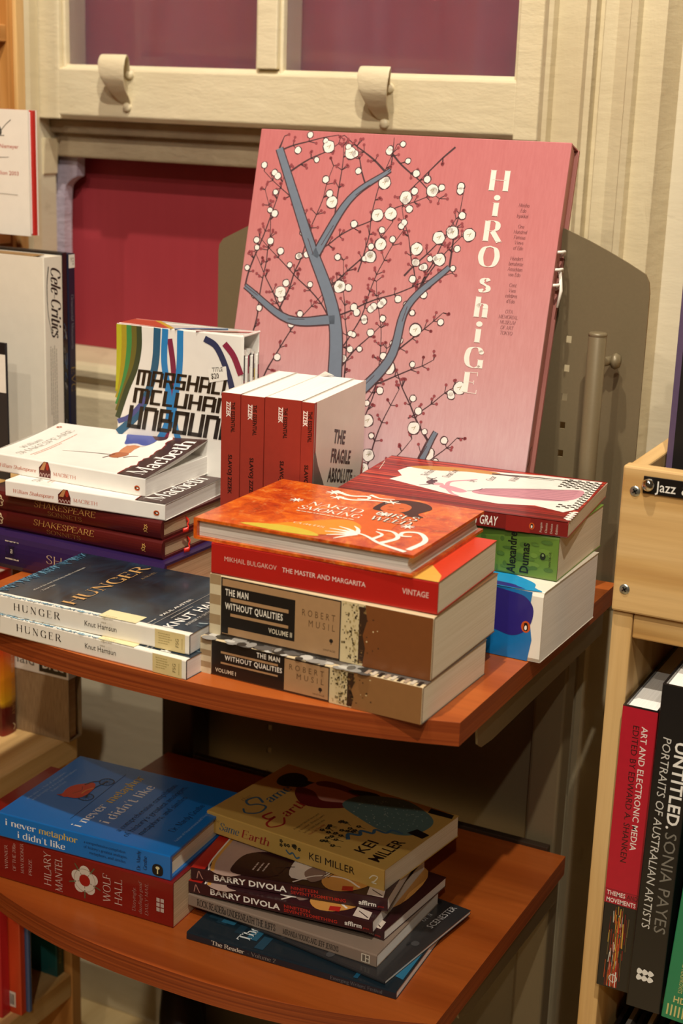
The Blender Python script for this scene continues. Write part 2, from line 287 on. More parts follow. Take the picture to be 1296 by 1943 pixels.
def serif_glyph(ch, thick, thin, ser):
    adv, d = SG.get(ch, SG['o']); out = []
    wf = lambda d, t: thin + (thick - thin) * abs(d.y) ** 1.6
    for c in [q for q in d.split(';') if q]:
        k, *n = c.split(); n = [float(q) for q in n]; pts = list(zip(n[::2], n[1::2]))
        if k == 'l': out += ribbon(pts, thin)
        elif k == 'L': out += ribbon(pts, thick)
        elif k == 'c': out += ribbon(spline(pts, 4), wf)
        elif k in 'sh':
            x, y = pts[0]; a = ser if k == 's' else ser; h = thin * .9; b = ser if k == 's' else thick * .4
            y0 = y - (h if y > .3 else 0); out.append([(x - a, y0), (x + b, y0), (x + b, y0 + h), (x - a, y0 + h)])
        elif k == 'v': x, y = pts[0]; out.append([(x - thin, y - .1), (x, y - .1), (x, y + .1), (x - thin, y + .1)])
        elif k in 'dt': x, y = pts[0]; r = thick * (.62 if k == 'd' else .5); out.append([(x + r * math.cos(a * math.pi / 5), y + r * math.sin(a * math.pi / 5)) for a in range(10)])
    return adv, out
_gc = {}
def _txtmesh(s, off):
    cu = bpy.data.curves.new('tmp', 'FONT'); cu.body = s; cu.resolution_u = 2; cu.offset = off
    o = bpy.data.objects.new('tmp', cu); COL.objects.link(o)
    dg = bpy.context.evaluated_depsgraph_get(); me = bpy.data.meshes.new_from_object(o.evaluated_get(dg))
    v = [(p.co.x, p.co.y) for p in me.vertices]; f = [list(p.vertices) for p in me.polygons]
    bpy.data.objects.remove(o); bpy.data.curves.remove(cu); bpy.data.meshes.remove(me); return v, f
def _w(v): return max(p[0] for p in v) - min(p[0] for p in v)
_base = {}
def glyph(ch, font, bold):
    k = (ch, font, bold)
    if k in _gc: return _gc[k]
    if font == 'serif': r = serif_glyph(ch, .13 + bold, .035 + bold * .3, .1)
    elif font == 'block': r = block_glyph(ch)
    elif font == 'didone': r = serif_glyph(ch, .22, .022, .13)
    elif font == 'roman': r = serif_glyph(ch, .085 + bold, .04, .075)
    elif font == 'slab': r = serif_glyph(ch, .15, .075, .15)
    else:
        if not _base:
            v, _ = _txtmesh('H', 0); _base['h'] = max(p[1] for p in v); _base['HH'] = _w(_txtmesh('HH', 0)[0]) / _base['h']
        h = _base['h']
        adv = (_w(_txtmesh('H' + ch + 'H', 0)[0]) / h) - _base['HH']
        if ch == ' ': r = (adv, [])
        else:
            v, f = _txtmesh(ch, bold * h); r = (adv + bold, [[(v[i][0] / h, v[i][1] / h) for i in q] for q in f])
    _gc[k] = r; return r

class Print:
    """flat print on one face of a thing; coordinates in millimetres on that face"""
    def __init__(s): s.v = []; s.f = []; s.c = []; s.g = []; s.txt = set(); s.k = 0; s.gid = 0; s.fixed = None
    def n(s):
        s.gid += 1; s.k = s.k + 1 if s.fixed is None else s.fixed
    def _add(s, pts, col):
        o = len(s.v); s.v += [(p[0], p[1], s.k) for p in pts]; s.f.append(list(range(o, o + len(pts)))); s.c.append(lin(col)); s.g.append(s.gid)
    def poly(s, pts, col, newlayer=True):
        if newlayer: s.n()
        for t in tessellate_polygon([[Vector((p[0], p[1], 0)) for p in pts]]): s._add([pts[i] for i in t], col)
        return s
    def rect(s, x0, y0, x1, y1, col, nx=1, ny=1):
        s.n()
        for i in range(nx):
            for j in range(ny):
                a, b = x0 + (x1 - x0) * i / nx, x0 + (x1 - x0) * (i + 1) / nx; c, d = y0 + (y1 - y0) * j / ny, y0 + (y1 - y0) * (j + 1) / ny
                s._add([(a, c), (b, c), (b, d), (a, d)], col)
        return s
    def ell(s, x, y, rx, ry, col, n=18, rot=0, jit=0):
        c, q = math.cos(rot), math.sin(rot); pts = []
        for i in range(n):
            a = 2 * math.pi * i / n; k = 1 + (random.uniform(-jit, jit) if jit else 0); u, w = rx * k * math.cos(a), ry * k * math.sin(a); pts.append((x + u * c - w * q, y + u * q + w * c))
        s.n(); s._add(pts, col); return s
    def ring(s, x, y, r, w, col, n=18):
        s.n(); pts = [(x + r * math.cos(2 * math.pi * i / n), y + r * math.sin(2 * math.pi * i / n)) for i in range(n + 1)]
        for q in ribbon(pts, w): s._add(q, col)
        return s
    def line(s, pts, w, col, smooth=True, taper=None, k=5):
        s.n(); P = spline(pts, k) if smooth else pts
        f = w if taper is None else (lambda d, t: w + (taper - w) * t)
        for q in ribbon(P, f): s._add(q, col)
        return s
    def text(s, txt, x, y, h, col, font='sans', w=None, align='l', rot=0, shear=0, bold=0, track=0, sx=1):
        s.n(); s.txt.add(s.gid); pen = 0; G = []
        for ch in txt:
            adv, polys = glyph(ch, font, bold); G.append((pen, polys)); pen += adv + track
        tot = pen - track; k = h * sx
        if w: k = w / max(tot, 1e-6)
        off = {'l': 0, 'c': -.5, 'r': -1}[align] * tot * k; c, q = math.cos(R(rot)), math.sin(R(rot))
        for p0, polys in G:
            for P in polys:
                o = []
                for a, b in P:
                    u, v_ = (p0 + a) * k + off + shear * b * h, b * h; o.append((x + u * c - v_ * q, y + u * q + v_ * c))
                s._add(o, col)
        return s
    def lines(s, x, y, w, n, h, gap, col, rot=0, seed=1, shear=0):
        """small print: rows of short word bars too small to read in the photograph"""
        rg = random.Random(seed); s.n(); c, q = math.cos(R(rot)), math.sin(R(rot))
        for i in range(n):
            u = rg.uniform(0, w * .05); end = w * (rg.uniform(.8, 1) if i < n - 1 else rg.uniform(.35, .7))
            while u < end:
                a = rg.uniform(1.2, 4.0) * h; b = min(u + a, end); yy = -i * gap
                P = [(u, yy), (b, yy), (b, yy + h), (u, yy + h)]; s._add([(x + m * c - n_ * q, y + m * q + n_ * c) for m, n_ in P], col); u = b + h * .55
        return s
    def clusters(s, gap):
        """printed pieces that stand apart on the face become parts of their own"""
        bb = {}
        for f, g in zip(s.f, s.g):
            xs = [s.v[i][0] for i in f]; ys = [s.v[i][1] for i in f]; b = bb.get(g)
            q = (min(xs), min(ys), max(xs), max(ys)); bb[g] = q if b is None else (min(b[0], q[0]), min(b[1], q[1]), max(b[2], q[2]), max(b[3], q[3]))
        cl = []
        for g, b in bb.items():
            hit = [c for c in cl if b[0] - gap < c[1][2] and b[2] + gap > c[1][0] and b[1] - gap < c[1][3] and b[3] + gap > c[1][1]]
            ids = {g}
            for c in hit: cl.remove(c); ids |= c[0]; b = (min(b[0], c[1][0]), min(b[1], c[1][1]), max(b[2], c[1][2]), max(b[3], c[1][3]))
            cl.append((ids, b))
        return [c[0] for c in cl]
    def build(s, name, parent, O, eu, ev, deform=None, mat='ink', step=.00004, lift=.00015, gap=2.0):
        O, eu, ev = Vector(O), Vector(eu), Vector(ev); n = eu.cross(ev); out = []; step = min(step, .0003 / max(1, max(q[2] for q in s.v)))
        for ids in s.clusters(gap):
            vs = []; fs = []; buf = []
            for f, c, g in zip(s.f, s.c, s.g):
                if g not in ids: continue
                fs.append(list(range(len(vs), len(vs) + len(f))))
                for i in f:
                    a, b, k = s.v[i]; p = O + eu * (a / 1000) + ev * (b / 1000)
                    if deform: p = deform(p)
                    vs.append(p + n * (lift + step * k)); buf += [c[0], c[1], c[2], 1]
            nm = name.replace('print', 'lettering') if ids <= s.txt else name
            me = bpy.data.meshes.new(nm); me.from_pydata(vs, [], fs); me.materials.append(M[mat])
            at = me.attributes.new('ink', 'FLOAT_COLOR', 'POINT'); at.data.foreach_set('color', buf)
            o = bpy.data.objects.new(nm, me); COL.objects.link(o); o.parent = parent; out.append(o)
        return out
def penguin(P, x, y, r, bg='#c8561f', rot=0):
    """small upright bird colophon in an orange oval; rot turns it on the face"""
    c, q = math.cos(R(rot)), math.sin(R(rot)); T = lambda a, b: (x + (a * c - b * q) * r, y + (a * q + b * c) * r)
    P.ell(x, y, r * 1.25 if rot % 180 else r, r if rot % 180 else r * 1.25, bg, 20)
    P.poly([T(a, b) for a, b in spline([(-.1, .85), (.25, .8), (.45, .3), (.5, -.3), (.3, -.8), (-.35, -.8), (-.5, -.2), (-.35, .35), (-.45, .6)], 3, True)], '#1a1512')
    P.poly([T(a, b) for a, b in spline([(0, .35), (.22, .1), (.22, -.5), (-.1, -.7), (-.3, -.3), (-.2, .1)], 3, True)], '#f5f0e6')

# ------------------------------------------------------------------ book builder
class Book: pass
def curlfn(L, W, T, fore=0, corner=0, y0=0.0):
    def f(x, y):
        s = max(0, y / W - y0) / (1 - y0); d = fore * s ** 1.8 * (.75 + .25 * x / L)
        c = max(0, x / L + y / W - 1.1) / .9; return d + corner * c ** 1.6
    return f
def book(name, L, W, T, cover, pg='pg_white', hard=False, over=.003, bulge=0, curl=None, parent=None, part=None, inside=None, round_=.0012, spine_mat=None, flare=0):
    """local frame: +X head to tail, +Y spine to fore edge, +Z back cover to front cover"""
    B = Book(); B.L, B.W, B.T, B.curl, B.bulge = L, W, T, curl, bulge
    th = .0024 if hard else .00045
    pts = []; top = []
    ny = 24 if curl else 1
    r = round_
    outer = [(W - W * i / ny * (1 - .06), T) for i in range(ny)] + [(.006, T)]
    ntop = len(outer)
    if bulge:
        m = 8; outer += [(-bulge * (1 - ((i / m - .5) * 2) ** 2) + (.0012 if i in (0, m) else 0), T * (1 - i / m)) for i in range(m + 1)]
    else: outer += [(r, T), (r * .3, T - r * .3), (0, T - r), (0, r), (r * .3, r * .3), (r, 0)]
    outer += [(.006, 0), (W, 0)]
    inner = [(W, th), (th + .001, th), (th + .001, T - th)] + [(W - (W - th - .001) * (1 - i / ny), T - th) for i in range(1, ny + 1)]
    prof = outer + inner; n = len(prof); nx = 24 if curl else 1; vs = []; fs = []; mi = []
    intop = [abs(p[1] - T) < th * 1.05 for p in prof]
    for i in range(nx + 1):
        x = L * i / nx
        for (y, z), tp in zip(prof, intop): vs.append((x, y, z + (curl(x, y) if curl and tp else 0)))
    for i in range(nx):
        for k in range(n): fs.append((i * n + k, i * n + (k + 1) % n, (i + 1) * n + (k + 1) % n, (i + 1) * n + k))
    mb = MB(); mb.add(vs, fs, 0, False)
    if spine_mat:
        for fi, f in enumerate(fs):
            if max(vs[q][1] for q in f) <= .0061: mb.mi[fi] = 1
    # end strips of the U profile
    tri = tessellate_polygon([[Vector((p[0], p[1], 0)) for p in prof]])
    mb.add(vs[:n], [tuple(t) for t in tri]); mb.add(vs[-n:], [tuple(reversed(t)) for t in tri])
    mats = [cover] + ([spine_mat] if spine_mat else [])
    ov = over if hard else .0006
    pgm = MB(); e = .0001; m = 6; y0, y1 = th + .0012, W - ov; cv = .0025 if hard else 0
    V = []; 
    secs = []
    for j in range(m + 1):
        z = th + e + (T - 2 * th - 2 * e) * j / m; s = 1 - ((j / m - .5) * 2) ** 2
        yy = y1 - cv * s; secs.append([(ov, y0, z), (L - ov, y0, z), (L - ov + flare * (j / m), yy, z), (ov, yy, z)])
    V = [p for q in secs for p in q]; F = [(3, 2, 1, 0), tuple(4 * m + i for i in range(4))]
    for j in range(m):
        for k in range(4): F.append((4 * j + k, 4 * j + (k + 1) % 4, 4 * j + 4 + (k + 1) % 4, 4 * j + 4 + k))
    pgm.add(V, F)
    if part:
        B.root = mb.build(part, mats, parent); B.cover = B.root; B.pages = pgm.build('page_block', M[pg], B.root)
    else:
        B.root = empty(name, parent=parent); B.cover = mb.build('cover', mats, B.root); B.pages = pgm.build('page_block', M[pg], B.root)
    def fdef(p): return p + Vector((0, 0, curl(p.x, p.y))) if curl else p
    def sdef(p): return p - Vector((0, bulge * (1 - ((p.z / T - .5) * 2) ** 2), 0)) if bulge else p
    B.front = lambda P, nm='cover_print', mat='ink': P.build(nm, B.root, (L, 0, T), (0, 1, 0), (-1, 0, 0), fdef, mat)
    B.spine = lambda P, nm='spine_print', mat='ink': P.build(nm, B.root, (0, 0, 0), (1, 0, 0), (0, 0, 1), sdef, mat)
    B.tail = lambda P, nm='tail_print', mat='ink': P.build(nm, B.root, (L, 0, 0), (0, 1, 0), (0, 0, 1), None, mat)
    return B
def lay(B, x, y, z, rot=0, tilt=(0, 0)):
    B.root.location = (x, y, z); B.root.rotation_euler = (R(tilt[0]), R(tilt[1]), R(rot))
def stand_front(B, O, yaw=0, lean=0):
    """spine towards -y, head up, front cover towards +x; O = spine / back-cover corner at the foot"""
    a, l = R(yaw), R(lean); ez = Vector((math.cos(a) * math.cos(l), math.sin(a) * math.cos(l), -math.sin(l))); ey = Vector((-math.sin(a), math.cos(a), 0)); ex = ey.cross(ez)
    orient(B.root, Vector(O) - ex * B.L, ex, ey, ez)
def stand_side(B, O):
    """spine towards +x, head up, back cover towards -y; O = foot of the spine edge on the -y side"""
    ex, ey, ez = Vector((0, 0, -1)), Vector((-1, 0, 0)), Vector((0, 1, 0)); orient(B.root, Vector(O) - ex * B.L, ex, ey, ez)
#==SETTING==

# ------------------------------------------------------------------ the room
YW = 1.59
fl = MB()
struct(BX(-1.6, 2.2, -2.2, 1.78, -.04, 0).build('floor', M['floor']), 'pale timber floor')
w = MB(); w.box(-1.6, -1.262, YW, 1.640, 0, 2.9); w.box(-1.6, -1.42, 1.640, 1.775, 0, 2.9); w.box(-.566, 2.2, YW, 1.775, 0, 2.9); w.box(-1.262, -.566, YW, 1.640, 0, .93); w.box(-1.42, -.566, 1.640, 1.775, 0, .93); w.box(-1.262, -.566, YW, 1.640, 2.35, 2.9); w.box(-1.42, -.566, 1.640, 1.775, 2.35, 2.9)
struct(w.build('wall_back', M['wallpaint']), 'cream painted wall with the sash window')
struct(BX(-1.6, -1.45, -2.2, YW, 0, 2.9).build('wall_left', M['wallpaint']), 'cream wall behind the pine bookcases')
struct(BX(-1.45, 2.2, YW - .018, YW, 0, .062).prism([(YW - .018, .062), (YW - .012, .076), (YW - .004, .08), (YW, .08), (YW, .062)], 0, -1.45, 2.2).build('baseboard_back', M['trimpaint'], bevel=.002), 'cream skirting board')
prof = [(-.572, 1.60), (-.572, 1.583), (-.566, 1.577), (-.561, 1.578), (-.558, 1.586), (-.527, 1.586), (-.525, 1.579), (-.519, 1.572), (-.513, 1.573), (-.511, 1.583), (-.505, 1.583), (-.503, 1.573), (-.490, 1.576), (-.475, 1.570), (-.472, 1.561), (-.464, 1.558), (-.461, 1.566), (-.435, 1.563), (-.431, 1.573), (-.424, 1.59), (-.424, 1.60)]
struct(MB().prism(prof, 2, .08, 2.35).build('trim_1', M['trimpaint']), 'fluted cream window architrave')
struct(MB().prism([(-1.828 - x, y) for x, y in prof], 2, .97, 2.35).build('trim_2', M['trimpaint']), 'fluted cream window architrave behind the bookcase')
sill = [(1.70, .949), (1.585, .949), (1.577, .946), (1.573, .940), (1.574, .932), (1.579, .927), (1.584, .922), (1.5845, .915), (1.580, .911), (1.576, .905), (1.577, .862), (1.582, .850), (1.581, .838), (1.586, .824), (1.59, .80), (1.70, .80)]
struct(MB().prism(sill, 0, -1.30, -.50).build('trim_3', M['sashpaint']), 'moulded window stool and apron')

win = struct(empty('window_1', (-.914, 1.60, .968)), 'raised cream sash window with two visible panes')
def wpart(name, mb, mat, bevel=.0015):
    o = mb.build(name, M[mat], bevel=bevel); o.parent = win; o.matrix_parent_inverse = Matrix.Translation((.914, -1.60, -.968)); return o
GZ0, GZ1 = 1.318, 1.96
wpart('stile', BX(-1.262, -1.225, 1.602, 1.636, 1.256, 2.02), 'sashpaint'); wpart('stile', BX(-.608, -.5725, 1.602, 1.636, 1.256, 2.02), 'sashpaint')
wpart('glazing_bar', BX(-.936, -.909, 1.6025, 1.6355, GZ0 + .0062, GZ1), 'sashpaint')
wpart('bottom_rail', MB().prism([(1.602, GZ0), (1.602, 1.262), (1.608, 1.256), (1.636, 1.256), (1.636, GZ0 + .004), (1.614, GZ0 + .006), (1.608, GZ0 + .001)], 0, -1.2265, -.6065), 'sashpaint')
wpart('top_rail', BX(-1.225, -.608, 1.602, 1.636, GZ1, 2.02), 'sashpaint')
for a, b in ((-1.225, -.936), (-.909, -.608)):
    wpart('pane', BX(a, b, 1.620, 1.623, GZ0, GZ1), 'glass', 0)
    for q in ((a, a + .005, GZ0, GZ1), (b - .005, b, GZ0, GZ1)):
        wpart('glazing_bead', BX(q[0], q[1], 1.609, 1.6199, q[2], q[3]), 'sashpaint', .002)
# the outer sash behind, and the chipped jamb under it
wpart('outer_stile', BX(-1.30, -1.238, 1.645, 1.678, 1.21, 2.3), 'sashpaint'); wpart('outer_glazing_bar', BX(-.952, -.916, 1.645, 1.678, 1.256, 2.3), 'sashpaint')
wpart('outer_rail', BX(-1.30, -.566, 1.6405, 1.682, 1.207, 1.259), 'dirtypaint', .003)
wpart('meeting_strip', BX(-1.262, -.566, 1.628, 1.640, 1.238, 1.2555), 'dirtypaint', .002)
jag = [(40, 250), (112, 262), (110, 285), (109, 328), (94, 346), (90, 362), (87, 377), (83, 395), (81, 409), (75, 418), (71, 425), (60, 421), (40, 428)]
wpart('chipped_jamb', MB().prism([(aty(a, b, 1.640).x, min(aty(a, b, 1.640).z, 1.2375)) for a, b in jag], 1, 1.612, 1.640), 'trimpaint', 0)
lil = [(60, 284), (146, 286), (146, 334), (137, 339), (130, 345), (125, 352), (123, 362), (122, 420), (123, 500), (123, 690), (105, 690), (105, 520), (106, 440), (102, 427), (92, 430), (80, 424), (60, 430)]
wpart('undercoat_jamb', MB().prism([(aty(a, b, 1.655).x, min(aty(a, b, 1.655).z, 1.2065)) for a, b in lil], 1, 1.655, 1.672), 'lilacpaint', 0)
wpart('jamb_liner', BX(-1.30, aty(101, 470, 1.676).x, 1.675, 1.686, .968, 1.19), 'dirtypaint', .002)
def hook(x, z):
    # sash lift: a strap that leaves the rail, loops forward and comes back below
    path = spline([(0, .006), (.006, .016), (.015, .027), (.026, .030), (.032, .020), (.030, .004), (.020, -.010), (.008, -.020), (.001, -.026)], 5)
    wid = [.014, .018, .028, .038, .039, .034, .026, .020, .014]
    mb = MB(); n = len(path); vs = []
    for i, (d, h) in enumerate(path):
        t = i / (n - 1) * 8; k = min(int(t), 7); w2 = (wid[k] + (wid[k + 1] - wid[k]) * (t - k)) / 2
        a = Vector(path[min(i + 1, n - 1)]) - Vector(path[max(i - 1, 0)]); a.normalize(); nx_, nz_ = -a.y * .0011, a.x * .0011
        for sx, s in ((-1, 1), (1, 1), (1, -1), (-1, -1)): vs.append((sx * w2, -(d + s * nx_), h + s * nz_))
    fs = [(0, 3, 2, 1), tuple(4 * (n - 1) + i for i in range(4))]
    for i in range(n - 1):
        for k in range(4): fs.append((4 * i + k, 4 * i + (k + 1) % 4, 4 * i + 4 + (k + 1) % 4, 4 * i + 4 + k))
    mb.add(vs, fs, 0, True)
    r = empty('sash_lift', (x, 1.602, z))
    o = mb.build('strap', M['sashpaint'], r, bevel=.0006)
    md = o.modifiers.new('sub', 'SUBSURF'); md.levels = 1; md.render_levels = 1
    for dx, dz in ((.006, .008), (.002, -.031)):
        MB().lathe([(0.0001, -.005), (.004, -.0047), (.0055, -.003), (.006, 0)], (dx, 0, dz), 1, 16).build('screw_boss', M['sashpaint'], r)
    return r
tag(hook(-1.122, 1.305), 'cream painted sash lift hook on the window rail nearer the tall bookcase', 'hook', 'sash lifts on the window rail')
tag(hook(-.766, 1.299), 'cream painted sash lift hook on the window rail above the big pink book', 'hook', 'sash lifts on the window rail')
tag(BX(-1.41, -.57, 1.690, 1.699, .9495, 2.345).build('maroon_board', M['maroon']), 'flat maroon board standing right behind the window', 'board')

# ------------------------------------------------------------------ left pine bookcases
tb = tag(empty('tall_bookcase', (-1.32, .9, 0)), 'tall honey pine bookcase beside the window', 'bookcase')
def part(root, name, mb, mat, bevel=.0015):
    o = mb.build(name, mat if not isinstance(mat, str) else M[mat], bevel=bevel); o.parent = root; o.matrix_parent_inverse = Matrix.Translation(-Vector(root.location)); return o
TX = -1.208
part(tb, 'upright', BX(-1.445, TX, 1.482, 1.502, 0, 2.4), 'darkpine_z'); part(tb, 'upright', BX(-1.445, TX, .30, .32, 0, 2.4), 'darkpine_z')
for z in (.10, 1.128, 1.365, 1.66, 1.95): part(tb, 'shelf', BX(-1.445, TX - .002, .32, 1.482, z - .02, z), 'darkpine_y')
part(tb, 'back_board', BX(-1.449, -1.445, .32, 1.482, 0, 2.4), 'darkpine_z')
part(tb, 'face_strip', BX(TX, TX + .006, 1.490, 1.506, 0, 2.4), 'pine_z')
lb = tag(empty('low_bookcase', (-1.1, .9, 0)), 'low pale pine bookcase beside the display cart', 'bookcase')
part(lb, 'upright', BX(-1.20, -1.0, 1.304, 1.322, 0, .531), 'darkpine_z'); part(lb, 'upright', BX(-1.20, -1.0, .45, .47, 0, .531), 'darkpine_z')
part(lb, 'top_board', BX(-1.20, -1.0, .45, 1.322, .5312, .563), 'pine_y')
for z, t_ in ((.25, .032), (.06, .03)): part(lb, 'shelf', BX(-1.20, -1.001, .4702, 1.3038, z - t_, z), 'pine_y')
part(lb, 'back_board', BX(-1.205, -1.2002, .45, 1.322, 0, .563), 'darkpine_z')
part(tb, 'counter_shelf', MB().prism([(-1.445, .32), (-1.04, .32), (-1.04, 1.43), (-1.21, 1.43), (-1.21, 1.482), (-1.445, 1.482)], 2, .855, .875), 'pine_y')

# ------------------------------------------------------------------ display cart
Z1, Z2 = .8374, .545
XC = -.647
ct = tag(empty('display_cart', (XC, 1.2, 0)), 'olive metal book display cart with two bow fronted cherry shelves', 'display cart')
def arch(x): return 1.207 - 1.15 * (x + .627) ** 2
pan = [(-.903, .10), (-.438, .10), (-.438, .80), (-.3865, .805)] + [(-.3865, 1.126), (-.3880, 1.136), (-.392, arch(-.392))] + [(x, arch(x)) for x in [-.41 - .02 * i for i in range(22)]] + [(-.862, arch(-.862)), (-.867, 1.137), (-.868, 1.130), (-.868, .835), (-.903, .83)]
hs = []
for k in range(33):
    z = 1.074 - .0288 * k
    if z < .16: break
    hs.append([(-.4665, z - .0035), (-.4605, z - .0035), (-.4605, z + .0035), (-.4665, z + .0035)])
    hs.append([(-.794, z - .0035), (-.788, z - .0035), (-.788, z + .0035), (-.794, z + .0035)])
part(ct, 'back_panel', MB().prism(pan, 1, 1.4115, 1.414, 0, hs), 'olive', 0)
part(ct, 'post', BX(-.915, -.872, 1.372, 1.4105, .03, .8170), 'darkmetal', .003)
part(ct, 'post', BX(-.462, -.428, 1.382, 1.411, .03, .8170), 'olive', .003)
tubeo = part(ct, 'tube_post', MB().lathe([(.0001, 1.0915), (.0075, 1.0915), (.0089, 1.0905), (.0089, 1.0885), (.0084, 1.088), (.0087, 1.0875), (.0087, .82)], (-.419, 1.362, 0), 2, 28), 'olive', 0)
kn = MB().tube([(-.419, 1.37, 1.061), (-.412, 1.404, 1.061)], .0045, 14); kn.lathe([(.0001, -.004), (.007, -.003), (.008, 0), (.006, .004), (.0001, .005)], (-.4085, 1.392, 1.061), 0, 18)
part(ct, 'tube_bolt', kn, 'olive', 0)
def shelf(name, x0, x1, yb, yc, ye, z, th=.020, back_cut=.0):
    n = 20; xm, hw = (x0 + x1) / 2, (x1 - x0) / 2; P = [(x1, yb), (x0, yb)]
    for i in range(n + 1):
        x = x0 + (x1 - x0) * i / n; P.append((x, yc + (ye - yc) * abs((x - xm) / hw) ** 2.3))
    return part(ct, name, MB().prism(P, 2, z - th, z, 0, (), 1), [M['cherry'], M['cherryedge']], .0012)
shelf('shelf', -.905, -.391, 1.400, .957, .997, Z1)
shelf('shelf', -.902, -.410, 1.366, .984, 1.030, Z2, .021)
part(ct, 'shelf_bracket', MB().prism([(1.060, .8172), (1.40, .8172), (1.40, .782), (1.10, .7815), (1.075, .784), (1.066, .790)], 0, -.4035, -.4015), 'olive', 0)
part(ct, 'shelf_bracket', MB().prism([(1.060, .8172), (1.40, .8172), (1.40, .782), (1.10, .7815), (1.075, .784), (1.066, .790)], 0, -.892, -.890), 'olive', 0)
part(ct, 'shelf_bracket', MB().prism([(1.10, Z2 - .0212), (1.376, Z2 - .0212), (1.376, Z2 - .06), (1.14, Z2 - .055), (1.11, Z2 - .045)], 0, -.4215, -.4195), 'olive', 0)
part(ct, 'back_rail', BX(-.868, -.43, 1.3665, 1.3755, Z2 - .020, Z2 + .004), 'darkmetal', .001)
part(ct, 'base_plate', BX(-.90, -.41, 1.10, 1.40, .045, .06), 'olive', .004)
for x, y in ((-.86, 1.37), (-.80, 1.30), (-.45, 1.37), (-.45, 1.13), (-.86, 1.13)):
    part(ct, 'castor', MB().lathe([(.0001, -.016), (.016, -.016), (.022, -.012), (.022, .012), (.016, .016), (.0001, .016)], (x, y, .0225), 0, 24), 'black', 0)
ft = MB().tube([(-.905, 1.395, .235), (-.885, 1.37, .20), (-.86, 1.34, .15), (-.84, 1.32, .09), (-.83, 1.31, .05)], [.018, .026, .032, .032, .03], 14)
part(ct, 'foot_cover', ft, 'black', 0)

# ------------------------------------------------------------------ right pine case
rc = tag(empty('record_case', (-.15, 1.38, 0)), 'pale pine record case with an open top bin and a black label', 'record case')
RX = -.337
part(rc, 'side_panel', BX(RX, RX + .018, 1.202, 1.545, 0, .8785), 'pine_z'); part(rc, 'side_panel', BX(.12, .138, 1.202, 1.545, 0, .8785), 'pine_z')
part(rc, 'front_board', BX(RX - .0005, .14, 1.198, 1.2125, .8795, 1.008), 'pine_x', .002)
part(rc, 'bin_side', BX(RX, RX + .015, 1.2128, 1.545, .8795, 1.006), 'pine_y'); part(rc, 'bin_side', BX(.12, .138, 1.2128, 1.545, .8795, 1.006), 'pine_y')
part(rc, 'bin_floor', BX(RX + .0155, .1195, 1.2128, 1.545, .8795, .892), 'pine_x'); part(rc, 'rail', BX(RX + .0185, .1195, 1.203, 1.221, .856, .8782), 'pine_x')
part(rc, 'shelf', BX(RX + .0185, .1195, 1.215, 1.545, .507, .525), 'pine_x'); part(rc, 'shelf', BX(RX + .0185, .1195, 1.215, 1.545, .122, .140), 'pine_x')
part(rc, 'back_board', BX(RX, .138, 1.5455, 1.55, 0, 1.0), 'pine_z')
for px, py in ((1205, 932), (1185, 1118)):
    c = aty(px, py, 1.198)
    sc = part(rc, 'screw', MB().lathe([(.0001, -.0010), (.0030, -.0010), (.0044, -.0004), (.0046, 0)], (c.x, c.y, c.z), 1, 22), 'steel', 0)
    mb = MB()
    for a in (35, 125):
        d = (math.cos(R(a)), math.sin(R(a))); e = (-d[1] * .0006, d[0] * .0006)
        q = [(c.x + s * d[0] * .0024 + k * e[0], c.y - .00112, c.z + s * d[1] * .0024 + k * e[1]) for s, k in ((-1, -1), (1, -1), (1, 1), (-1, 1))]; mb.add(q, [(0, 1, 2, 3)])
    o = mb.build('cross_slot', M['black'], sc)
c = aty(1228, 919, 1.198)
lt = part(rc, 'label_strip', BX(c.x - .003, .02, 1.1965, 1.1978, c.z - .0075, c.z + .0072), plain('#15110e', .35), .0003)
P = Print(); P.text('Jazz', (aty(1246, 919, 1.1965).x) * 1000, (c.z - .0045) * 1000, 8.6, '#e8e4da', w=16.5, bold=.01); P.text('&', (aty(1246, 919, 1.1965).x) * 1000 + 21, (c.z - .0045) * 1000, 8.6, '#e8e4da', bold=.01)
P.build('label_lettering', lt, (0, 1.1965, 0), (1, 0, 0), (0, 0, 1))
part(rc, 'stud', MB().lathe([(.0001, -.0048), (.003, -.0045), (.0048, -.003), (.0056, 0)], (c.x + .0015, 1.1965, c.z), 1, 24), 'chrome', 0)
tag(BX(-.372, -.28, 1.552, 1.572, 1.06, 2.4).build('wall_batten', M['darkpine_z'], bevel=.002), 'orange pine board standing against the wall above the record case', 'board')
#==BOOKS==

# ------------------------------------------------------------------ books on the upper shelf: the Shakespeare stack
OF = '#f4f1ea'
white = plain('#f1eee6', .38, .25); 
def sonnets_spine(P, gold='#b58a4a'):
    rg = random.Random(4)
    for k in range(16):
        a = rg.uniform(0, 6.28); P.line([(20 + 5 * math.cos(a), 9.5 + 5 * math.sin(a)), (20 + 6.5 * math.cos(a + .7), 9.5 + 6 * math.sin(a + .7)), (20 + 3.4 * math.cos(a + 1.3), 9.5 + 3.6 * math.sin(a + 1.3))], .7, '#c9b48f')
    P.ell(20, 9.5, 2.6, 3.2, '#3a1a14'); P.text('S', 19, 8.2, 3.2, '#c9b48f', 'serif')
    P.text('SHAKESPEARE', 64, 10.4, 5.4, gold, 'roman', w=73); P.text('SONNETS', 80, 4.0, 4.2, '#8f6a38', 'roman', w=41)
    P.line([(192, 6), (195.5, 9), (192.5, 11), (195, 13.5)], .7, gold); P.line([(196, 6), (191.5, 8.5), (196, 11), (192, 13)], .7, gold)
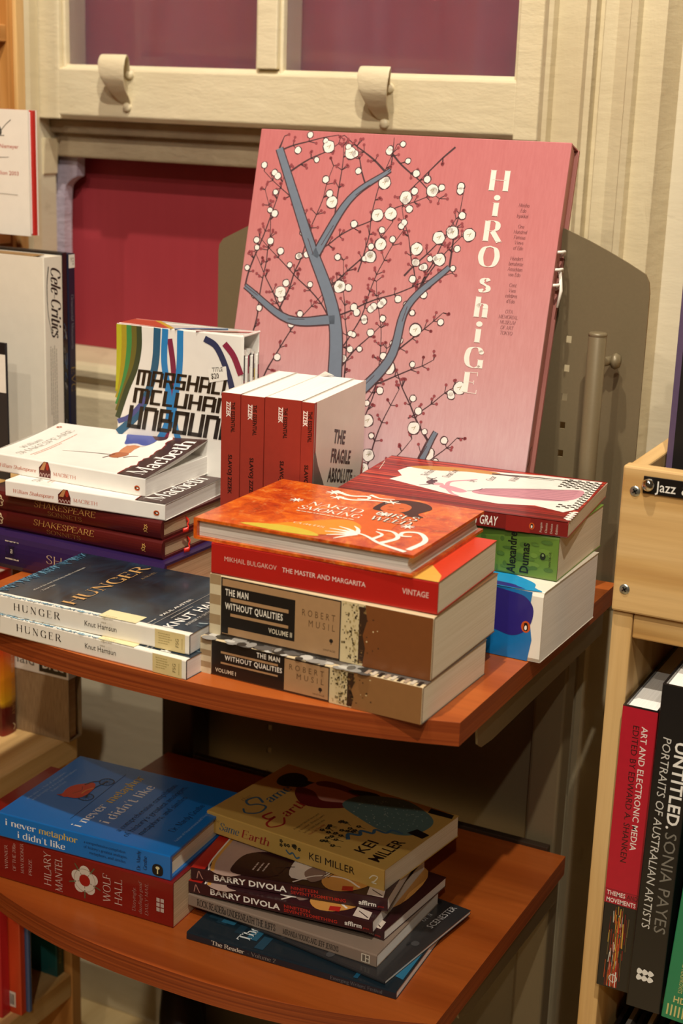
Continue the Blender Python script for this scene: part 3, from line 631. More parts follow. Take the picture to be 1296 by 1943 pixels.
# purple hardback at the foot of the stack
B = book('hardback_book', .2197, .115, .0389, plain('#2b1a4a', .35, .3), 'pg_tan', hard=True, bulge=.003)
tag(lay(B, -.9526, 1.1122, Z1, -2.2) or B.root, 'thick dark purple hardback at the foot of the stack under two dark red ones', 'book')
P = Print(); rg = random.Random(9); P.rect(30, 11, 47, 30, '#c9bfae')
for i in range(90):
    x, y = rg.uniform(30.3, 46), rg.uniform(11.3, 29); P.rect(x, y, x + rg.uniform(.4, 1.4), y + rg.uniform(.4, 1.2), '#2a2036')
P.rect(35.5, 16, 42, 25, '#1d1430'); P.text('a', 37.2, 18, 6, '#d8cfbf', 'serif'); P.text('SHAKESPEARE', 82, 16, 8.2, '#b9a58a', 'roman', w=110); B.spine(P)
def sonnets(z, x, y, rot, L, T, lab):
    B = book('hardback_book', L, .112, T, plain('#4d0a0c', .4, .2), 'pg_tan', hard=True, bulge=.0025)
    lay(B, x, y, z, rot); tag(B.root, lab, 'book', 'dark red sonnets hardbacks')
    P = Print(); sonnets_spine(P); B.spine(P)
    # ribbon marker at the tail
    mb = MB(); pth = spline([(L - .004, .046), (L + .004, .040), (L + .006, .034), (L + .010, .030), (L + .006, .026)], 4)
    for i in range(len(pth) - 1):
        z0 = T * .55 - .007 * i / len(pth); z1 = T * .55 - .007 * (i + 1) / len(pth)
        mb.add([(pth[i][0], pth[i][1], z0 - .002), (pth[i + 1][0], pth[i + 1][1], z1 - .002), (pth[i + 1][0], pth[i + 1][1], z1 + .0025), (pth[i][0], pth[i][1], z0 + .0025)], [(0, 1, 2, 3)], 0, True)
    o = mb.build('ribbon_marker', plain('#d22a1c', .35, .2), B.root); md = o.modifiers.new('solid', 'SOLIDIFY'); md.thickness = .0005
sonnets(.8763, -.9555, 1.1175, -.91, .2138, .0185, 'dark red gilt-lettered hardback just above the purple one')
sonnets(.8949, -.9541, 1.1166, -.25, .2103, .0186, 'dark red gilt-lettered hardback right under the white paperbacks')
def macbeth(x, y, z, rot, L, W, T, lab, lift):
    B = book('paperback_book', L, W, T, white, 'pg_white', curl=curlfn(L, W, T, lift, lift * .3) if lift > .002 else None); lay(B, x, y, z, rot)
    tag(B.root, lab, 'book', 'white drama paperbacks')
    l, w = L * 1000, W * 1000
    P = Print(); penguin(P, w - 12, l - 8, 2.6)
    P.text('William', 28, l - 19, 7, '#8d877c', 'roman', w=32, shear=.15); P.text('SHAKESPEARE', 9, l - 31, 8.2, '#8d877c', 'roman', w=w - 24)
    P.lines(12, l - 40, w - 28, 2, 1.2, 3.2, '#d9a08c', seed=3)
    # arm with a dagger
    P.line([(40, 126), (46, 100), (50, 72)], .5, '#7a6f66', taper=1.8); P.line([(38, 76), (58, 70)], 1.6, '#5d3a2e')
    P.poly(spline([(58, 70), (66, 74), (78, 74), (84, 68), (80, 60), (70, 61), (60, 60)], 4, True), '#c9855a')
    P.poly(spline([(44, 73), (52, 75), (60, 71), (61, 63), (56, 58), (49, 60), (43, 65)], 4, True), '#b06a45')
    for q in range(4): P.line([(44 + 3.6 * q, 62), (45.5 + 3.6 * q, 67), (44.5 + 3.6 * q, 73)], .9, '#7a3524')
    P.line([(47, 58), (53, 52), (55, 46)], 1.8, '#7a5a40', taper=1); P.line([(64, 62), (72, 63), (80, 62)], 1, '#8a4a30')
    P.poly(spline([(77, 75), (84, 80), (88, 70), (85, 57), (79, 57), (80, 66)], 4, True), '#dcd6d2')
    P.poly(spline([(80, 79), (92, 86), (104, 92), (108, 76), (107, 60), (96, 52), (82, 56), (84, 68)], 4, True), '#48559c')
    for k in range(6): P.line([(83 + 4 * k, 58), (86 + 3.6 * k, 68), (84 + 4 * k, 80)], .9, '#2c356e')
    P.poly(spline([(100, 60), (108, 62), (109, 48), (102, 44), (97, 50)], 4, True), '#4a2a2a')
    band = [(0, 31)]; rg = random.Random(5)
    for i in range(1, 24): band.append((w * i / 24, 31 + 7 * i / 24 + rg.uniform(-2.2, 2.2)))
    band.append((w, 42)); P.n()
    for i in range(len(band) - 1):
        a, b = band[i], band[i + 1]; P._add([(a[0], a[1] - 1), (b[0], b[1] - 1), (b[0], b[1] + 1.2), (a[0], a[1] + 1.2)], '#8a2a20')
        for j in range(3): P._add([(a[0], a[1] * j / 3), (b[0], b[1] * j / 3), (b[0], b[1] * (j + 1) / 3), (a[0], a[1] * (j + 1) / 3)], '#3f241f')
    P.text('Macbeth', 7, 9, 19, '#f6f3ee', 'serif', w=w - 15)
    B.front(P)
    S = Print(); t = T * 1000; S.text('William Shakespeare', 8 if l < 180 else 9, t * .3, 3.6, '#c05a33', 'roman', w=47, shear=.2, bold=.03)
    S.poly([(60, t * .12), (60, t * .62), (66, t * .98), (71, t * .98), (74, t * .5), (74, t * .12)], '#5a1712'); S.poly([(61, t * .5), (66, t * .95), (69, t * .95), (66, t * .5)], '#c08a5a'); S.ell(70, t * .72, 1.8, t * .2, '#a82a1c')
    for k in range(4): S.line([(60 + 3.4 * k, t * .14), (62 + 3.4 * k, t * .34), (63.5 + 3.4 * k, t * .16)], .6, '#caa9a0')
    S.text('MACBETH', 77, t * .3, 3.4, '#c05a33', 'roman', w=27, bold=.02); penguin(S, l - 9, t * .42, 2.5, rot=90); B.spine(S)
macbeth(-.9174, 1.1052, .9136, 3.84, .1765, .1122, .0159, 'white paperback with a dark title band lying flat on the dark red hardbacks', .0008)
macbeth(-.9542, 1.1279, .9296, -.08, .1837, .1117, .0182, 'white paperback showing an arm with a dagger, cover springing open, topmost of its stack', .013)

# Hunger pair
t = NT('brushed_navy_cover'); f = t.noise(t.mapping((5, 1.6, 1), (0, 0, .5)), 9, 6, .65, .8); g = t.noise(t.mapping((1, 1, 1)), 14, 5, .6, .5)
c = t.ramp(f, [(.30, '#0e0f13'), (.52, '#141a21'), (.64, '#1b3040'), (.80, '#44728e')])
x = t.n('ShaderNodeSeparateXYZ'); t.l(t.n('ShaderNodeTexCoord').outputs['Object'], x.inputs[0])
t.base(t.mix(c, t.ramp(g, [(.38, '#0a0a0e'), (.74, '#2a4f68')]), .45)); M['hunger'] = t.set(.33, .5, 0, .3)
cream = plain('#ece6d8', .4, .2)
def hunger(x, y, z, rot, L, W, T, lab):
    B = book('paperback_book', L, W, T, M['hunger'], 'pg_white', spine_mat=cream); lay(B, x, y, z, rot); tag(B.root, lab, 'book', 'dark blue paperbacks with cream spines')
    l, w, t = L * 1000, W * 1000, T * 1000
    P = Print(); rg = random.Random(3)
    for i in range(200):
        y_ = rg.uniform(60, l - 2); P.line([(.3, y_), (rg.uniform(.8, 3.4), y_ + rg.uniform(-4, 4))], rg.uniform(.4, 1.6), rg.choice(['#dfe6e6', '#9fc2cf', '#6f9db4', '#3f6c86']), False)
    for i in range(170):
        x_ = rg.uniform(2, w - 2); P.line([(x_, l - .5), (x_ + rg.uniform(-5, 5), l - rg.uniform(1, 12) ** 1.0)], rg.uniform(.5, 1.6), rg.choice(['#3a6a86', '#234a64', '#5f8fa8', '#1c3a50']), False)
    for i in range(30):
        x_ = rg.uniform(20, w); P.line([(x_, 1), (x_ + rg.uniform(-3, 3), rg.uniform(3, 10))], rg.uniform(.5, 1.4), rg.choice(['#b9c6c8', '#6a8590', '#3c5866']), False)
    P.text('HUNGER', 10, l - 81, 13.5, '#c79a5e', 'serif', w=120); P.text('A NOVEL', 99, l - 93, 3, '#a88a5e', 'roman', w=24)
    P.text('"One of the most disturbing novels in existence"', 24, l - 30, 2.7, '#d9d4c6', 'roman', w=76, shear=.2); P.text('- Time Out', 24, l - 37, 2.7, '#d9d4c6', 'roman', w=22, shear=.2)
    P.rect(0, 52, 17, 89, '#e6d9a8'); P.lines(3, 84, 12, 4, .8, 2.2, '#b7a878', seed=8, rot=-90)
    P.text('PAUL AUSTER', 26, 43, 3, '#e8e4da', w=50, bold=.01); P.lines(4, 43, 20, 1, 1.2, 2, '#b9b4aa', seed=2); P.rect(3, 38.6, 110, 39, '#b9b4aa'); P.lines(24, 33.5, 60, 1, 1, 2, '#9a968e', seed=5)
    P.text('KNUT HAMSUN', 5, 20, 9.6, '#eeebe4', bold=.012, w=110); P.text('AUTHOR OF GROWTH OF THE SOIL', 18, 13, 3.2, '#d8d4ca', w=72)
    B.front(P)
    S = Print(); S.text('HUNGER', 26, t * .36, 6.3, '#332a20', 'serif', track=.24, w=49, bold=.0); S.text('Knut Hamsun', 100, t * .36, 4.6, '#4a4136', w=33)
    S.rect(l - 33, .6, l - 4, t - .4, '#d9c48a'); S.lines(l - 30, t * .78, 14, 5, .7, 2.1, '#a8955c', seed=4); S.text('FSG', l - 10, t * .25, 3, '#6a5a30', rot=90, w=8); S.rect(l - 7, t * .2, l - 6.4, t * .75, '#a8955c'); B.spine(S)
hunger(-.8183, .9645, Z1, -1.77, .2029, .140, .0174, 'lower of two dark blue paperbacks with cream spines, directly on the shelf')
hunger(-.8225, .9653, .8550, .91, .2035, .137, .0175, 'upper of two dark blue paperbacks with cream spines, golden title facing up')

# Musil, Bulgakov and the orange hardback
def musil(x, y, z, rot, L, W, T, vol, lab):
    tan = '#a9845c'
    B = book('paperback_book', L, W, T, plain('#6a4526', .42, .2) if vol == 2 else plain('#57504a', .4, .2), 'pg_cream', spine_mat=plain('#cdb994', .42, .2)); lay(B, x, y, z, rot); tag(B.root, lab, 'book', 'brown two volume novel')
    t = T * 1000; l = L * 1000; S = Print()
    for i in range(6): S.rect(0.3, t * i / 6, 10.5, t * (i + 1) / 6, ['#cfc19f', '#a18863'][i % 2])
    S.rect(11, .8, 121, t - 1, '#241a14'); S.rect(12.2, 2.0, 120, t - 2.2, tan)
    rows = [(.86, .66), (.60, .41), (.35, .06)] if vol == 2 else [(.97, .70), (.64, .44), (.37, .05)]
    S.rect(12, t * .05, 80, t * (.84 if vol == 2 else .98), '#15100d')
    for a in ((.66, .60) if vol == 2 else (.72, .66)), ((.40, .35) if vol == 2 else (.42, .37)): S.rect(20, t * a[1], 74, t * a[0], tan)
    if vol == 2: S.rect(18, t * .05, 80, t * .16, tan)
    h = t * .105 if vol == 2 else t * .13
    if vol == 2:
        S.text('THE MAN', 15, t * .69, h, '#e9e2d2', bold=.03, w=22, track=.08); S.text('WITHOUT QUALITIES', 15, t * .46, h, '#e9e2d2', bold=.03, w=54, track=.08); S.text('VOLUME II', 56, t * .215, h * .75, '#d8cbb0', w=22, bold=.02)
        S.text('ROBERT', 86, t * .62, h * 1.0, '#5b4127', w=30, track=.5); S.text('MUSIL', 92, t * .46, h, '#5b4127', w=24, track=.5)
    else:
        S.text('THE MAN', 54, t * .78, h, '#e9e2d2', bold=.03, w=22, track=.08); S.text('WITHOUT QUALITIES', 24, t * .50, h, '#e9e2d2', bold=.03, w=54, track=.08); S.text('VOLUME I', 15, t * .12, h * .8, '#d8cbb0', w=20, bold=.02)
        S.text('ROBERT', 84, t * .66, h * 1.15, '#5b4127', w=32, track=.5); S.text('MUSIL', 91, t * .44, h * 1.15, '#5b4127', w=25, track=.5)
    S.ell(113, t * .30, 1.7, 1.7, '#1f1712'); S.rect(112.7, t * .30 - 3, 113.3, t * .3, '#1f1712'); S.text('VINTAGE', 106, t * .12, 1.6, '#3b2a1a', w=11)
    S.rect(121.4, .4, 142, t - .4, '#d2bf92'); rg = random.Random(vol)
    for i in range(150):
        x_ = rg.gauss(131 if i % 2 else 136, 4.2); y_ = rg.uniform(1, t - 2)
        if 121.8 < x_ < 141: S.rect(x_, y_, x_ + rg.uniform(.4, 1.7), y_ + rg.uniform(.5, 2.4), rg.choice(['#6b5a33', '#8f7b4b', '#3a2d1a', '#b9a46f', '#4d3f22']))
    S.rect(137, t * .05, 148, t * .95, '#3a2415')
    for i in range(40): x_ = rg.uniform(137, 147); y_ = rg.uniform(t * .05, t * .9); S.rect(x_, y_, x_ + rg.uniform(.6, 3), y_ + rg.uniform(.5, 2.2), rg.choice(['#1f120a', '#6b4a2a', '#8a6a3c', '#5a3a1f']))
    S.poly([(141, .3), (143, t * .3), (140.5, t * .5), (144, t * .75), (142, t - .3), (l - .4, t - .3), (l - .4, .3)], '#7a4620' if vol == 2 else '#8d6238')
    for i in range(9): S.ell(rg.uniform(144, 158), rg.uniform(2, t - 2), rg.uniform(.3, .9), rg.uniform(.3, .9), '#d8c08f' if i % 3 == 0 else '#3a2415', 8)
    B.spine(S)
    if vol == 1:
        P = Print(); rg = random.Random(2)
        for i in range(60): y_ = rg.uniform(50, l - 2); x_ = rg.uniform(0, 10); P.ell(x_, y_, rg.uniform(2, 6), rg.uniform(2, 8), rg.choice(['#8d8a84', '#55524e', '#b9b6ae', '#2b2926']), 10)
        for i in range(9): P.rect(0.5, 3 + 5.6 * i, 9, 6.2 + 5.6 * i, ['#1d1713', '#c9bca8', '#a58f7a'][i % 3])
        B.front(P)
musil(-.6163, .9809, Z1, -1.13, .2015, .1242, .0309, 1, 'thinner brown and black paperback at the foot of the stack at the shelf edge')
musil(-.6144, .9917, .8685, -.3, .1999, .1312, .0514, 2, 'thick brown and black paperback, second volume, under the red paperback')
B = book('paperback_book', .1982, .1296, .0263, plain('#b01b14', .38, .25), 'pg_cream'); lay(B, -.6134, .9919, .9201, 1.51); tag(B.root, 'plain red paperback directly under the orange flowered hardback', 'book')
P = Print(); P.rect(0, 0, 129, 196, '#c9371c'); P.poly([(0, 0), (0, 28), (26, 44), (60, 40), (40, 22), (16, 4)], '#d9a548'); P.poly([(2, 20), (14, 34), (34, 38), (22, 26)], '#e0b860'); B.front(P)
S = Print(); S.text('MIKHAIL BULGAKOV', 12, 12.5, 3.9, '#dfb0a0', w=48); S.text('THE MASTER AND MARGARITA', 65, 12.0, 3.9, '#f0d8cc', w=73); S.text('VINTAGE', 169, 12.5, 4.4, '#e6c0b2', w=22, bold=.01); B.spine(S)
t = NT('orange_meadow_cover'); f = t.noise(t.mapping((1, 1, 1)), 48, 7, .75, .8); g = t.noise(t.mapping((1, 1, 1)), 150, 4, .75); h = t.noise(t.mapping((1, 1, 1)), 9, 3)
c = t.ramp(f, [(.28, '#5a1206'), (.42, '#b3380c'), (.56, '#dc6413'), (.72, '#eda03a')]); c = t.mix(c, t.ramp(h, [(.35, '#a32c0a'), (.6, '#e2721c')]), .3)
t.base(t.mix(c, t.ramp(g, [(.55, (0, 0, 0)), (.75, '#f0cf7a')]), .35, 'SCREEN')); M['meadow'] = t.set(.3, .5, 0, .4)
B = book('hardback_book', .149, .1949, .0181, M['meadow'], 'pg_grey', hard=True, over=.0035); lay(B, -.6311 - .0022, .9926 + .149, .9466, -90 + .84)
tag(B.root, 'orange hardback with white flower scrolls, topmost of the stack at the shelf edge', 'book')
P = Print(); w_, l_ = 194.9, 149
P.poly(spline([(96, 50), (108, 92), (122, 110), (140, 118), (156, 104), (150, 70), (152, 40), (130, 22)], 4, True), '#cf5c16')
P.poly(spline([(112, 104), (112, 128), (124, 142), (144, 142), (156, 128), (152, 108), (160, 100), (148, 96), (138, 104), (122, 100)], 4, True), '#2c150c')
P.poly(spline([(118, 106), (117, 124), (126, 132), (138, 126), (140, 110), (130, 100)], 4, True), '#c9622a'); P.line([(121, 116), (125, 117)], 1, '#4a1c0c'); P.line([(131, 116), (135, 117)], 1, '#4a1c0c'); P.line([(124, 107), (131, 107)], 1.2, '#8a2a14')
P.poly(spline([(60, 10), (84, 40), (110, 60), (130, 44), (120, 18), (90, 4)], 4, True), '#df8a1e'); P.poly(spline([(40, 6), (70, 18), (96, 16), (110, 6), (80, 2)], 4, True), '#c8b43a')
def scroll(pts, w, tp): P.line(pts, w, '#f5efe4', True, tp, 6)
scroll([(60, 138), (78, 130), (92, 136), (96, 128), (88, 124)], 5, 2); scroll([(70, 122), (84, 118), (100, 126), (118, 130)], 5, 2); scroll([(92, 142), (104, 136), (116, 140)], 4, 1.5)
for a in range(0, 360, 45): scroll([(62, 132), (62 + 8 * math.cos(R(a)), 132 + 8 * math.sin(R(a)))], 2.6, 1)
for a in range(0, 360, 60): scroll([(72, 118), (72 + 7 * math.cos(R(a)), 118 + 6 * math.sin(R(a)))], 2.4, 1)
for a in range(0, 360, 60): scroll([(118, 130), (118 + 8 * math.cos(R(a)), 130 + 6 * math.sin(R(a)))], 2.2, 1)
scroll([(186, 4), (160, 14), (140, 28), (120, 32)], 4.5, 1.5); scroll([(186, 10), (188, 38), (176, 56), (164, 52), (166, 42), (174, 44)], 5, 2.5); scroll([(160, 14), (166, 34), (156, 48), (142, 48)], 5, 2); scroll([(150, 20), (152, 36), (144, 42)], 4, 1.5)
for a in (140, 165, 190, 215, 110, 240): scroll([(134, 27), (134 + 13 * math.cos(R(a)), 27 + 13 * math.sin(R(a))), (134 + 26 * math.cos(R(a + 6)), 27 + 22 * math.sin(R(a + 6)))], 5, 1)
P.text('NAKED', 60, 84, 11, '#f3ebdd', 'serif', w=50); P.text('SMOKING', 58, 69, 11, '#f3ebdd', 'serif', w=58); P.text('GIRLS', 122, 86, 11, '#1b120c', 'serif', w=38); P.text('WEED', 124, 71, 11, '#1b120c', 'serif', w=36); P.text('GIRLS', 121, 87, 11, '#e8e0d2', 'serif', w=38); P.text('WEED', 123, 72, 11, '#e8e0d2', 'serif', w=36)
for cx_, cy_ in ((46, 92), (128, 92), (160, 68)):
    for a in range(0, 360, 45): scroll([(cx_, cy_), (cx_ + 6 * math.cos(R(a)), cy_ + 6 * math.sin(R(a)))], 2, .8)
P.lines(60, 62, 100, 1, 1.6, 2, '#f0dcc0', seed=3); P.text('CURTIS', 76, 28, 4, '#f3e4c8', 'serif', w=28); B.front(P)

# right stack: thick blue paperback, green Dumas, Dorian Gray
B = book('paperback_book', .198, .142, .0634, plain('#e9e3d4', .4, .25), 'pg_white', round_=.004); lay(B, -.5795, 1.1507, Z1, -1.05); tag(B.root, 'very thick blue and white paperback under the green one', 'book')
S = Print(); S.rect(20, .6, 180, 62.8, '#1273b4'); S.poly([(180, .6), (187, .6), (190, 20), (186, 44), (188, 62.8), (180, 62.8)], '#1273b4'); S.poly(spline([(60, 58), (120, 63), (170, 60), (184, 56), (190, 46), (186, 30), (172, 21), (150, 24), (120, 20), (70, 26)], 5, True), '#2b2379'); penguin(S, 184, 31, 4.2, rot=0); B.spine(S, mat='ink_gloss')
P = Print(); P.poly(spline([(1, 10), (10, 12), (24, 20), (40, 60), (40, 120), (1, 120)], 4, True), '#1a8fc6'); P.poly(spline([(1, 24), (6, 26), (10, 40), (10, 110), (1, 110)], 4, True), '#2b2379'); B.front(P)
B = book('paperback_book', .198, .1278, .0400, plain('#5f7f2c', .4, .2), 'pg_cream', round_=.002); lay(B, -.5808, 1.1798, .9010, .44); tag(B.root, 'green paperback between the thick blue one and the red curtain one', 'book')
S = Print(); rg = random.Random(6)
for i in range(40): S.ell(rg.uniform(100, 196), rg.uniform(3, 37), rg.uniform(1, 6), rg.uniform(1, 3), rg.choice(['#54732a', '#6b8a34', '#4a6a28']), 10)
S.text('Alexandre', 160, 2, 7.6, '#171a0c', rot=90, w=37, bold=.03); S.text('Dumas', 172, 3, 7.6, '#171a0c', rot=90, w=28, bold=.03); S.ell(184.5, 21, 2.6, 3.2, '#1c2410'); S.ell(184.5, 22, 1.0, 1.2, '#7d8f5a'); S.text('VINTAGE', 192, 12, 1.8, '#2c3a18', rot=90, w=14); S.text('The Count', 120, 3, 8, '#171a0c', rot=90, w=33, bold=.03); B.spine(S)
B = book('paperback_book', .2164, .1558, .0143, plain('#8d1d16', .35, .3), 'pg_cream', round_=.002, flare=.001); lay(B, -.5915, 1.1615, .9412, 5.29); tag(B.root, 'red curtain paperback with a pink gowned figure lying on the green one', 'book')
P = Print(); rg = random.Random(11); n = 64
for i in range(n):
    a, b = 156 * i / n, 156 * (i + 1) / n; sh = ['#a3241a', '#8a1a14', '#bd3a26', '#5f0e0c', '#94201a', '#c2442c', '#6d1210'][rg.randrange(7)]; P.rect(a, .5, b, 216, sh); P.k -= 1
P.k += 1
panel = [(30, 12), (40, 40), (30, 70), (34, 100), (44, 130), (56, 160), (66, 186), (84, 180), (100, 190), (118, 186), (128, 176), (138, 150), (142, 100), (150, 60), (152, 4), (90, 2), (46, 3)]
P.poly(panel, '#f2eee6'); P.poly(spline([(120, 184), (132, 170), (140, 140), (140, 104), (130, 100), (128, 130), (118, 160)], 4, True), '#c38a3c'); P.line([(132, 106), (140, 60), (142, 20)], 5, '#3a342c', taper=1.5); P.line([(132, 104), (134, 70), (136, 46)], 3, '#2a2622', taper=1)
P.poly(spline([(62, 104), (74, 96), (88, 70), (104, 36), (112, 14), (90, 10), (66, 22), (56, 60), (54, 96)], 5, True), '#c98f9d')
for k in range(7): P.line([(62 + 2 * k, 98), (66 + 5 * k, 60), (68 + 6.6 * k, 16)], .6, '#7d4456')
P.line([(54, 96), (60, 70), (64, 40), (68, 20)], .8, '#4a2c3a'); P.line([(74, 96), (90, 66), (106, 30)], .8, '#4a2c3a'); P.poly(spline([(58, 108), (66, 120), (70, 132), (62, 136), (54, 124), (50, 112)], 4, True), '#d39aa8'); P.line([(66, 130), (84, 132), (98, 118), (104, 112)], 4.5, '#d39aa8', taper=2.5); P.line([(60, 128), (44, 118), (38, 110)], 4, '#d39aa8', taper=2.5); P.ell(70, 140, 5, 6, '#d9a3ac'); P.poly(spline([(66, 142), (68, 150), (78, 152), (84, 146), (78, 143), (73, 146)], 4, True), '#5a3a44'); P.line([(58, 108), (66, 100), (74, 98)], 1.2, '#4a2c3a'); P.line([(72, 144), (82, 150), (92, 148)], 3, '#4a3a44', taper=1); P.line([(66, 146), (58, 154)], 2.6, '#4a3a44', taper=1)
for i in range(27):
    for j in range(9):
        x_ = 44 + 4 * i; y_ = 2.5 + 4 * j
        if (i + j) % 2 == 0 and x_ < 148 and (y_ < 9 or (y_ < 36 and x_ > 114) or (y_ < 20 and x_ < 56)): P.rect(x_, y_, x_ + 3.6, y_ + 3.6, '#38322e')
for s_, x_, y_, w_ in (('The Picture', 92, 158, 26), ('of', 80, 150, 8), ('Dorian Gray', 96, 138, 32), ('by', 92, 112, 6), ('Oscar', 104, 98, 18), ('Wilde', 112, 78, 18)): P.text(s_, x_, y_, 7, '#3b342e', 'roman', w=w_, shear=.25)
P.line([(96, 207), (130, 214)], .7, '#d8c4b4', False); P.line([(104, 213), (112, 208)], .7, '#d8c4b4', False)
for i in range(9): P.ell(8 + 3.2 * i, 1.8 + (i % 2) * 2.5, 2.4, 2.6, '#efe9e0', 9)
B.front(P)
S = Print()
for i in range(20): S.rect(108 * i / 10, .3 + (i % 5) * .3, 108 * (i + 1) / 10, 14, random.choice(['#7a1712', '#8f1d16', '#641210']))
S.text('DORIAN', 108, 3, 8, '#e8dcd0', bold=.02, w=28, shear=.1); S.text('GRAY', 138, 3, 8, '#f0e8dc', bold=.02, w=16, shear=.1); penguin(S, 185, 7, 2.4)
for k, s_ in enumerate(('Penguin', 'Classics', 'Deluxe', 'Edition')): S.text(s_, 194 + 4.6 * k, 2.5, 1.9, '#c9b8a6', rot=90, w=9)
B.spine(S)

# ------------------------------------------------------------------ lower shelf
B = book('paperback_book', .2435, .1498, .0471, plain('#7d1510', .38, .3), 'pg_tan', round_=.002); lay(B, -.9269, 1.0354, Z2, 2.07); tag(B.root, 'thick dark red paperback with a rose emblem under the blue book', 'book')
S = Print(); c = '#c9a79a'
for k, s_ in enumerate(('WINNER', 'OF THE 2009', 'MAN BOOKER', 'PRIZE')): S.text(s_, 56 + 9.5 * k, 12, 3.6, c, 'roman', rot=90, w=(26, 30, 32, 18)[k])
S.text('HILARY', 107, 7, 8, '#d6bfb2', 'roman', rot=90, w=36); S.text('MANTEL', 120, 4, 8, '#d6bfb2', 'roman', rot=90, w=37)
for a in range(5): S.line([(146, 24), (146 + 19 * math.cos(R(72 * a + 54)), 24 + 19 * math.sin(R(72 * a + 54)))], 2.4, '#5a5a3a', taper=1.2)
for a in range(5): x_, y_ = 146 + 9.5 * math.cos(R(72 * a + 18)), 24 + 9.5 * math.sin(R(72 * a + 18)); S.ell(x_, y_, 6, 6, '#cfc5b4', 14)
for a in range(5): x_, y_ = 146 + 8.5 * math.cos(R(72 * a + 54)), 24 + 8.5 * math.sin(R(72 * a + 54)); S.line([(146, 24), (x_, y_)], .8, '#8a7a66')
S.ell(146, 24, 6.2, 6.2, '#9c1c14', 16); S.ring(146, 24, 12, .7, '#a89a86')
S.text('WOLF', 175, 8, 8.2, '#d6bfb2', 'roman', rot=90, w=30); S.text('HALL', 188, 8, 8.2, '#d6bfb2', 'roman', rot=90, w=28)
for k, s_ in enumerate(("'Dizzyingly,", "dazzlingly good'", 'DAILY MAIL')): S.text(s_, 203 + 7 * k, 6, 3.6, '#b08478', 'roman', rot=90, w=(26, 34, 34)[k], shear=.15)
for k in range(6): S.rect(226 + 4.5 * (k % 2), 14 + 5 * (k // 2), 229.6 + 4.5 * (k % 2), 18 + 5 * (k // 2), '#b9aca0')
B.spine(S)
B = book('hardback_book', .1918, .1442, .0254, plain('#0a6cbc', .36, .35), 'pg_cream', hard=True, over=.003); lay(B, -.879, 1.0343, .5924, 3.47); tag(B.root, 'bright blue hardback with a small red rider on a bicycle', 'book')
P = Print(); k_ = '#12294a'
P.text("i never", 9, 104, 11.5, '#eef0ee', 'serif', w=51); P.text("metaphor", 66, 104, 11.5, '#d8b94a', 'serif', w=65); P.text("i didn't like", 27, 84, 11.5, '#eef0ee', 'serif', w=90)
for k, s_ in enumerate(('a comprehensive compilation', "of history's greatest analogies,", 'metaphors, and similes')): P.text(s_, 19 - 5 * (k == 1) + 4 * (k == 2), 66 - 11 * k, 6.4, k_, 'roman', w=(112, 118, 88)[k], bold=.03)
P.text('Dr. Mardy Grothe', 42, 20, 7, k_, 'roman', w=62, bold=.03); P.text('Author of Oxymoronica and Viva la Repartee', 26, 9, 3, '#9dc4e4', 'roman', w=84)
for k, s_ in enumerate(('"An idea is a feat of association,', 'and the height of it is a good metaphor"', '- Robert Frost')): P.text(s_, 36 + 22 * (k == 2), 182 - 6 * k, 3, '#a9cbe6', 'roman', w=(68, 78, 28)[k])
P.line([(20, 122), (128, 126)], .5, '#0a2c50', False)
for x_ in (66, 104): 
    P.ring(x_, 134, 7.5, 1.1, '#0c1a2c', 22)
    for a in range(0, 180, 30): P.line([(x_ - 7 * math.cos(R(a)), 134 - 7 * math.sin(R(a))), (x_ + 7 * math.cos(R(a)), 134 + 7 * math.sin(R(a)))], .35, '#0c1a2c', False)
P.line([(66, 134), (82, 138), (104, 134)], 1.2, '#0c1a2c'); P.poly(spline([(60, 140), (58, 152), (66, 160), (80, 160), (90, 152), (96, 144), (88, 138), (72, 136)], 4, True), '#c03a22'); P.ell(62, 154, 6, 5.5, '#c03a22', 14); P.poly([(56, 157), (57, 163), (61, 159)], '#8a2414'); P.line([(66, 150), (76, 146), (84, 150)], .8, '#7a2012'); P.line([(70, 142), (78, 142), (86, 138)], 1.4, '#d08a3a'); P.line([(88, 150), (98, 146), (102, 140)], 2, '#2a1c1c', taper=1)
B.front(P)
S = Print(); S.text('i never', 8, 14, 6.8, '#eef0ee', 'serif', w=36); S.text('metaphor', 47, 14, 6.8, '#d8b94a', 'serif', w=44); S.text("i didn't like", 22, 3.6, 6.8, '#eef0ee', 'serif', w=55)
for k, s_ in enumerate(('a comprehensive compilation', "of history's greatest analogies,", 'metaphors, and similes')): S.text(s_, 98 + 6 * (k == 2), 16.5 - 5 * k, 2.8, k_, 'roman', w=(46, 48, 40)[k], bold=.03)
S.text('Dr. Mardy', 160, 3, 4, k_, 'roman', rot=90, w=20, bold=.03); S.text('Grothe', 167, 5, 4, k_, 'roman', rot=90, w=14, bold=.03); S.poly(spline([(173, 5), (173, 11), (176, 14), (181, 14), (184, 11), (184, 5), (181, 2.5), (176, 2.5)], 3, True), '#0b0d12'); S.ell(178.5, 10.4, 2.2, 1.6, '#d9cf9a', 12); S.rect(177.9, 4.4, 179.1, 9.6, '#d9cf9a'); B.spine(S)

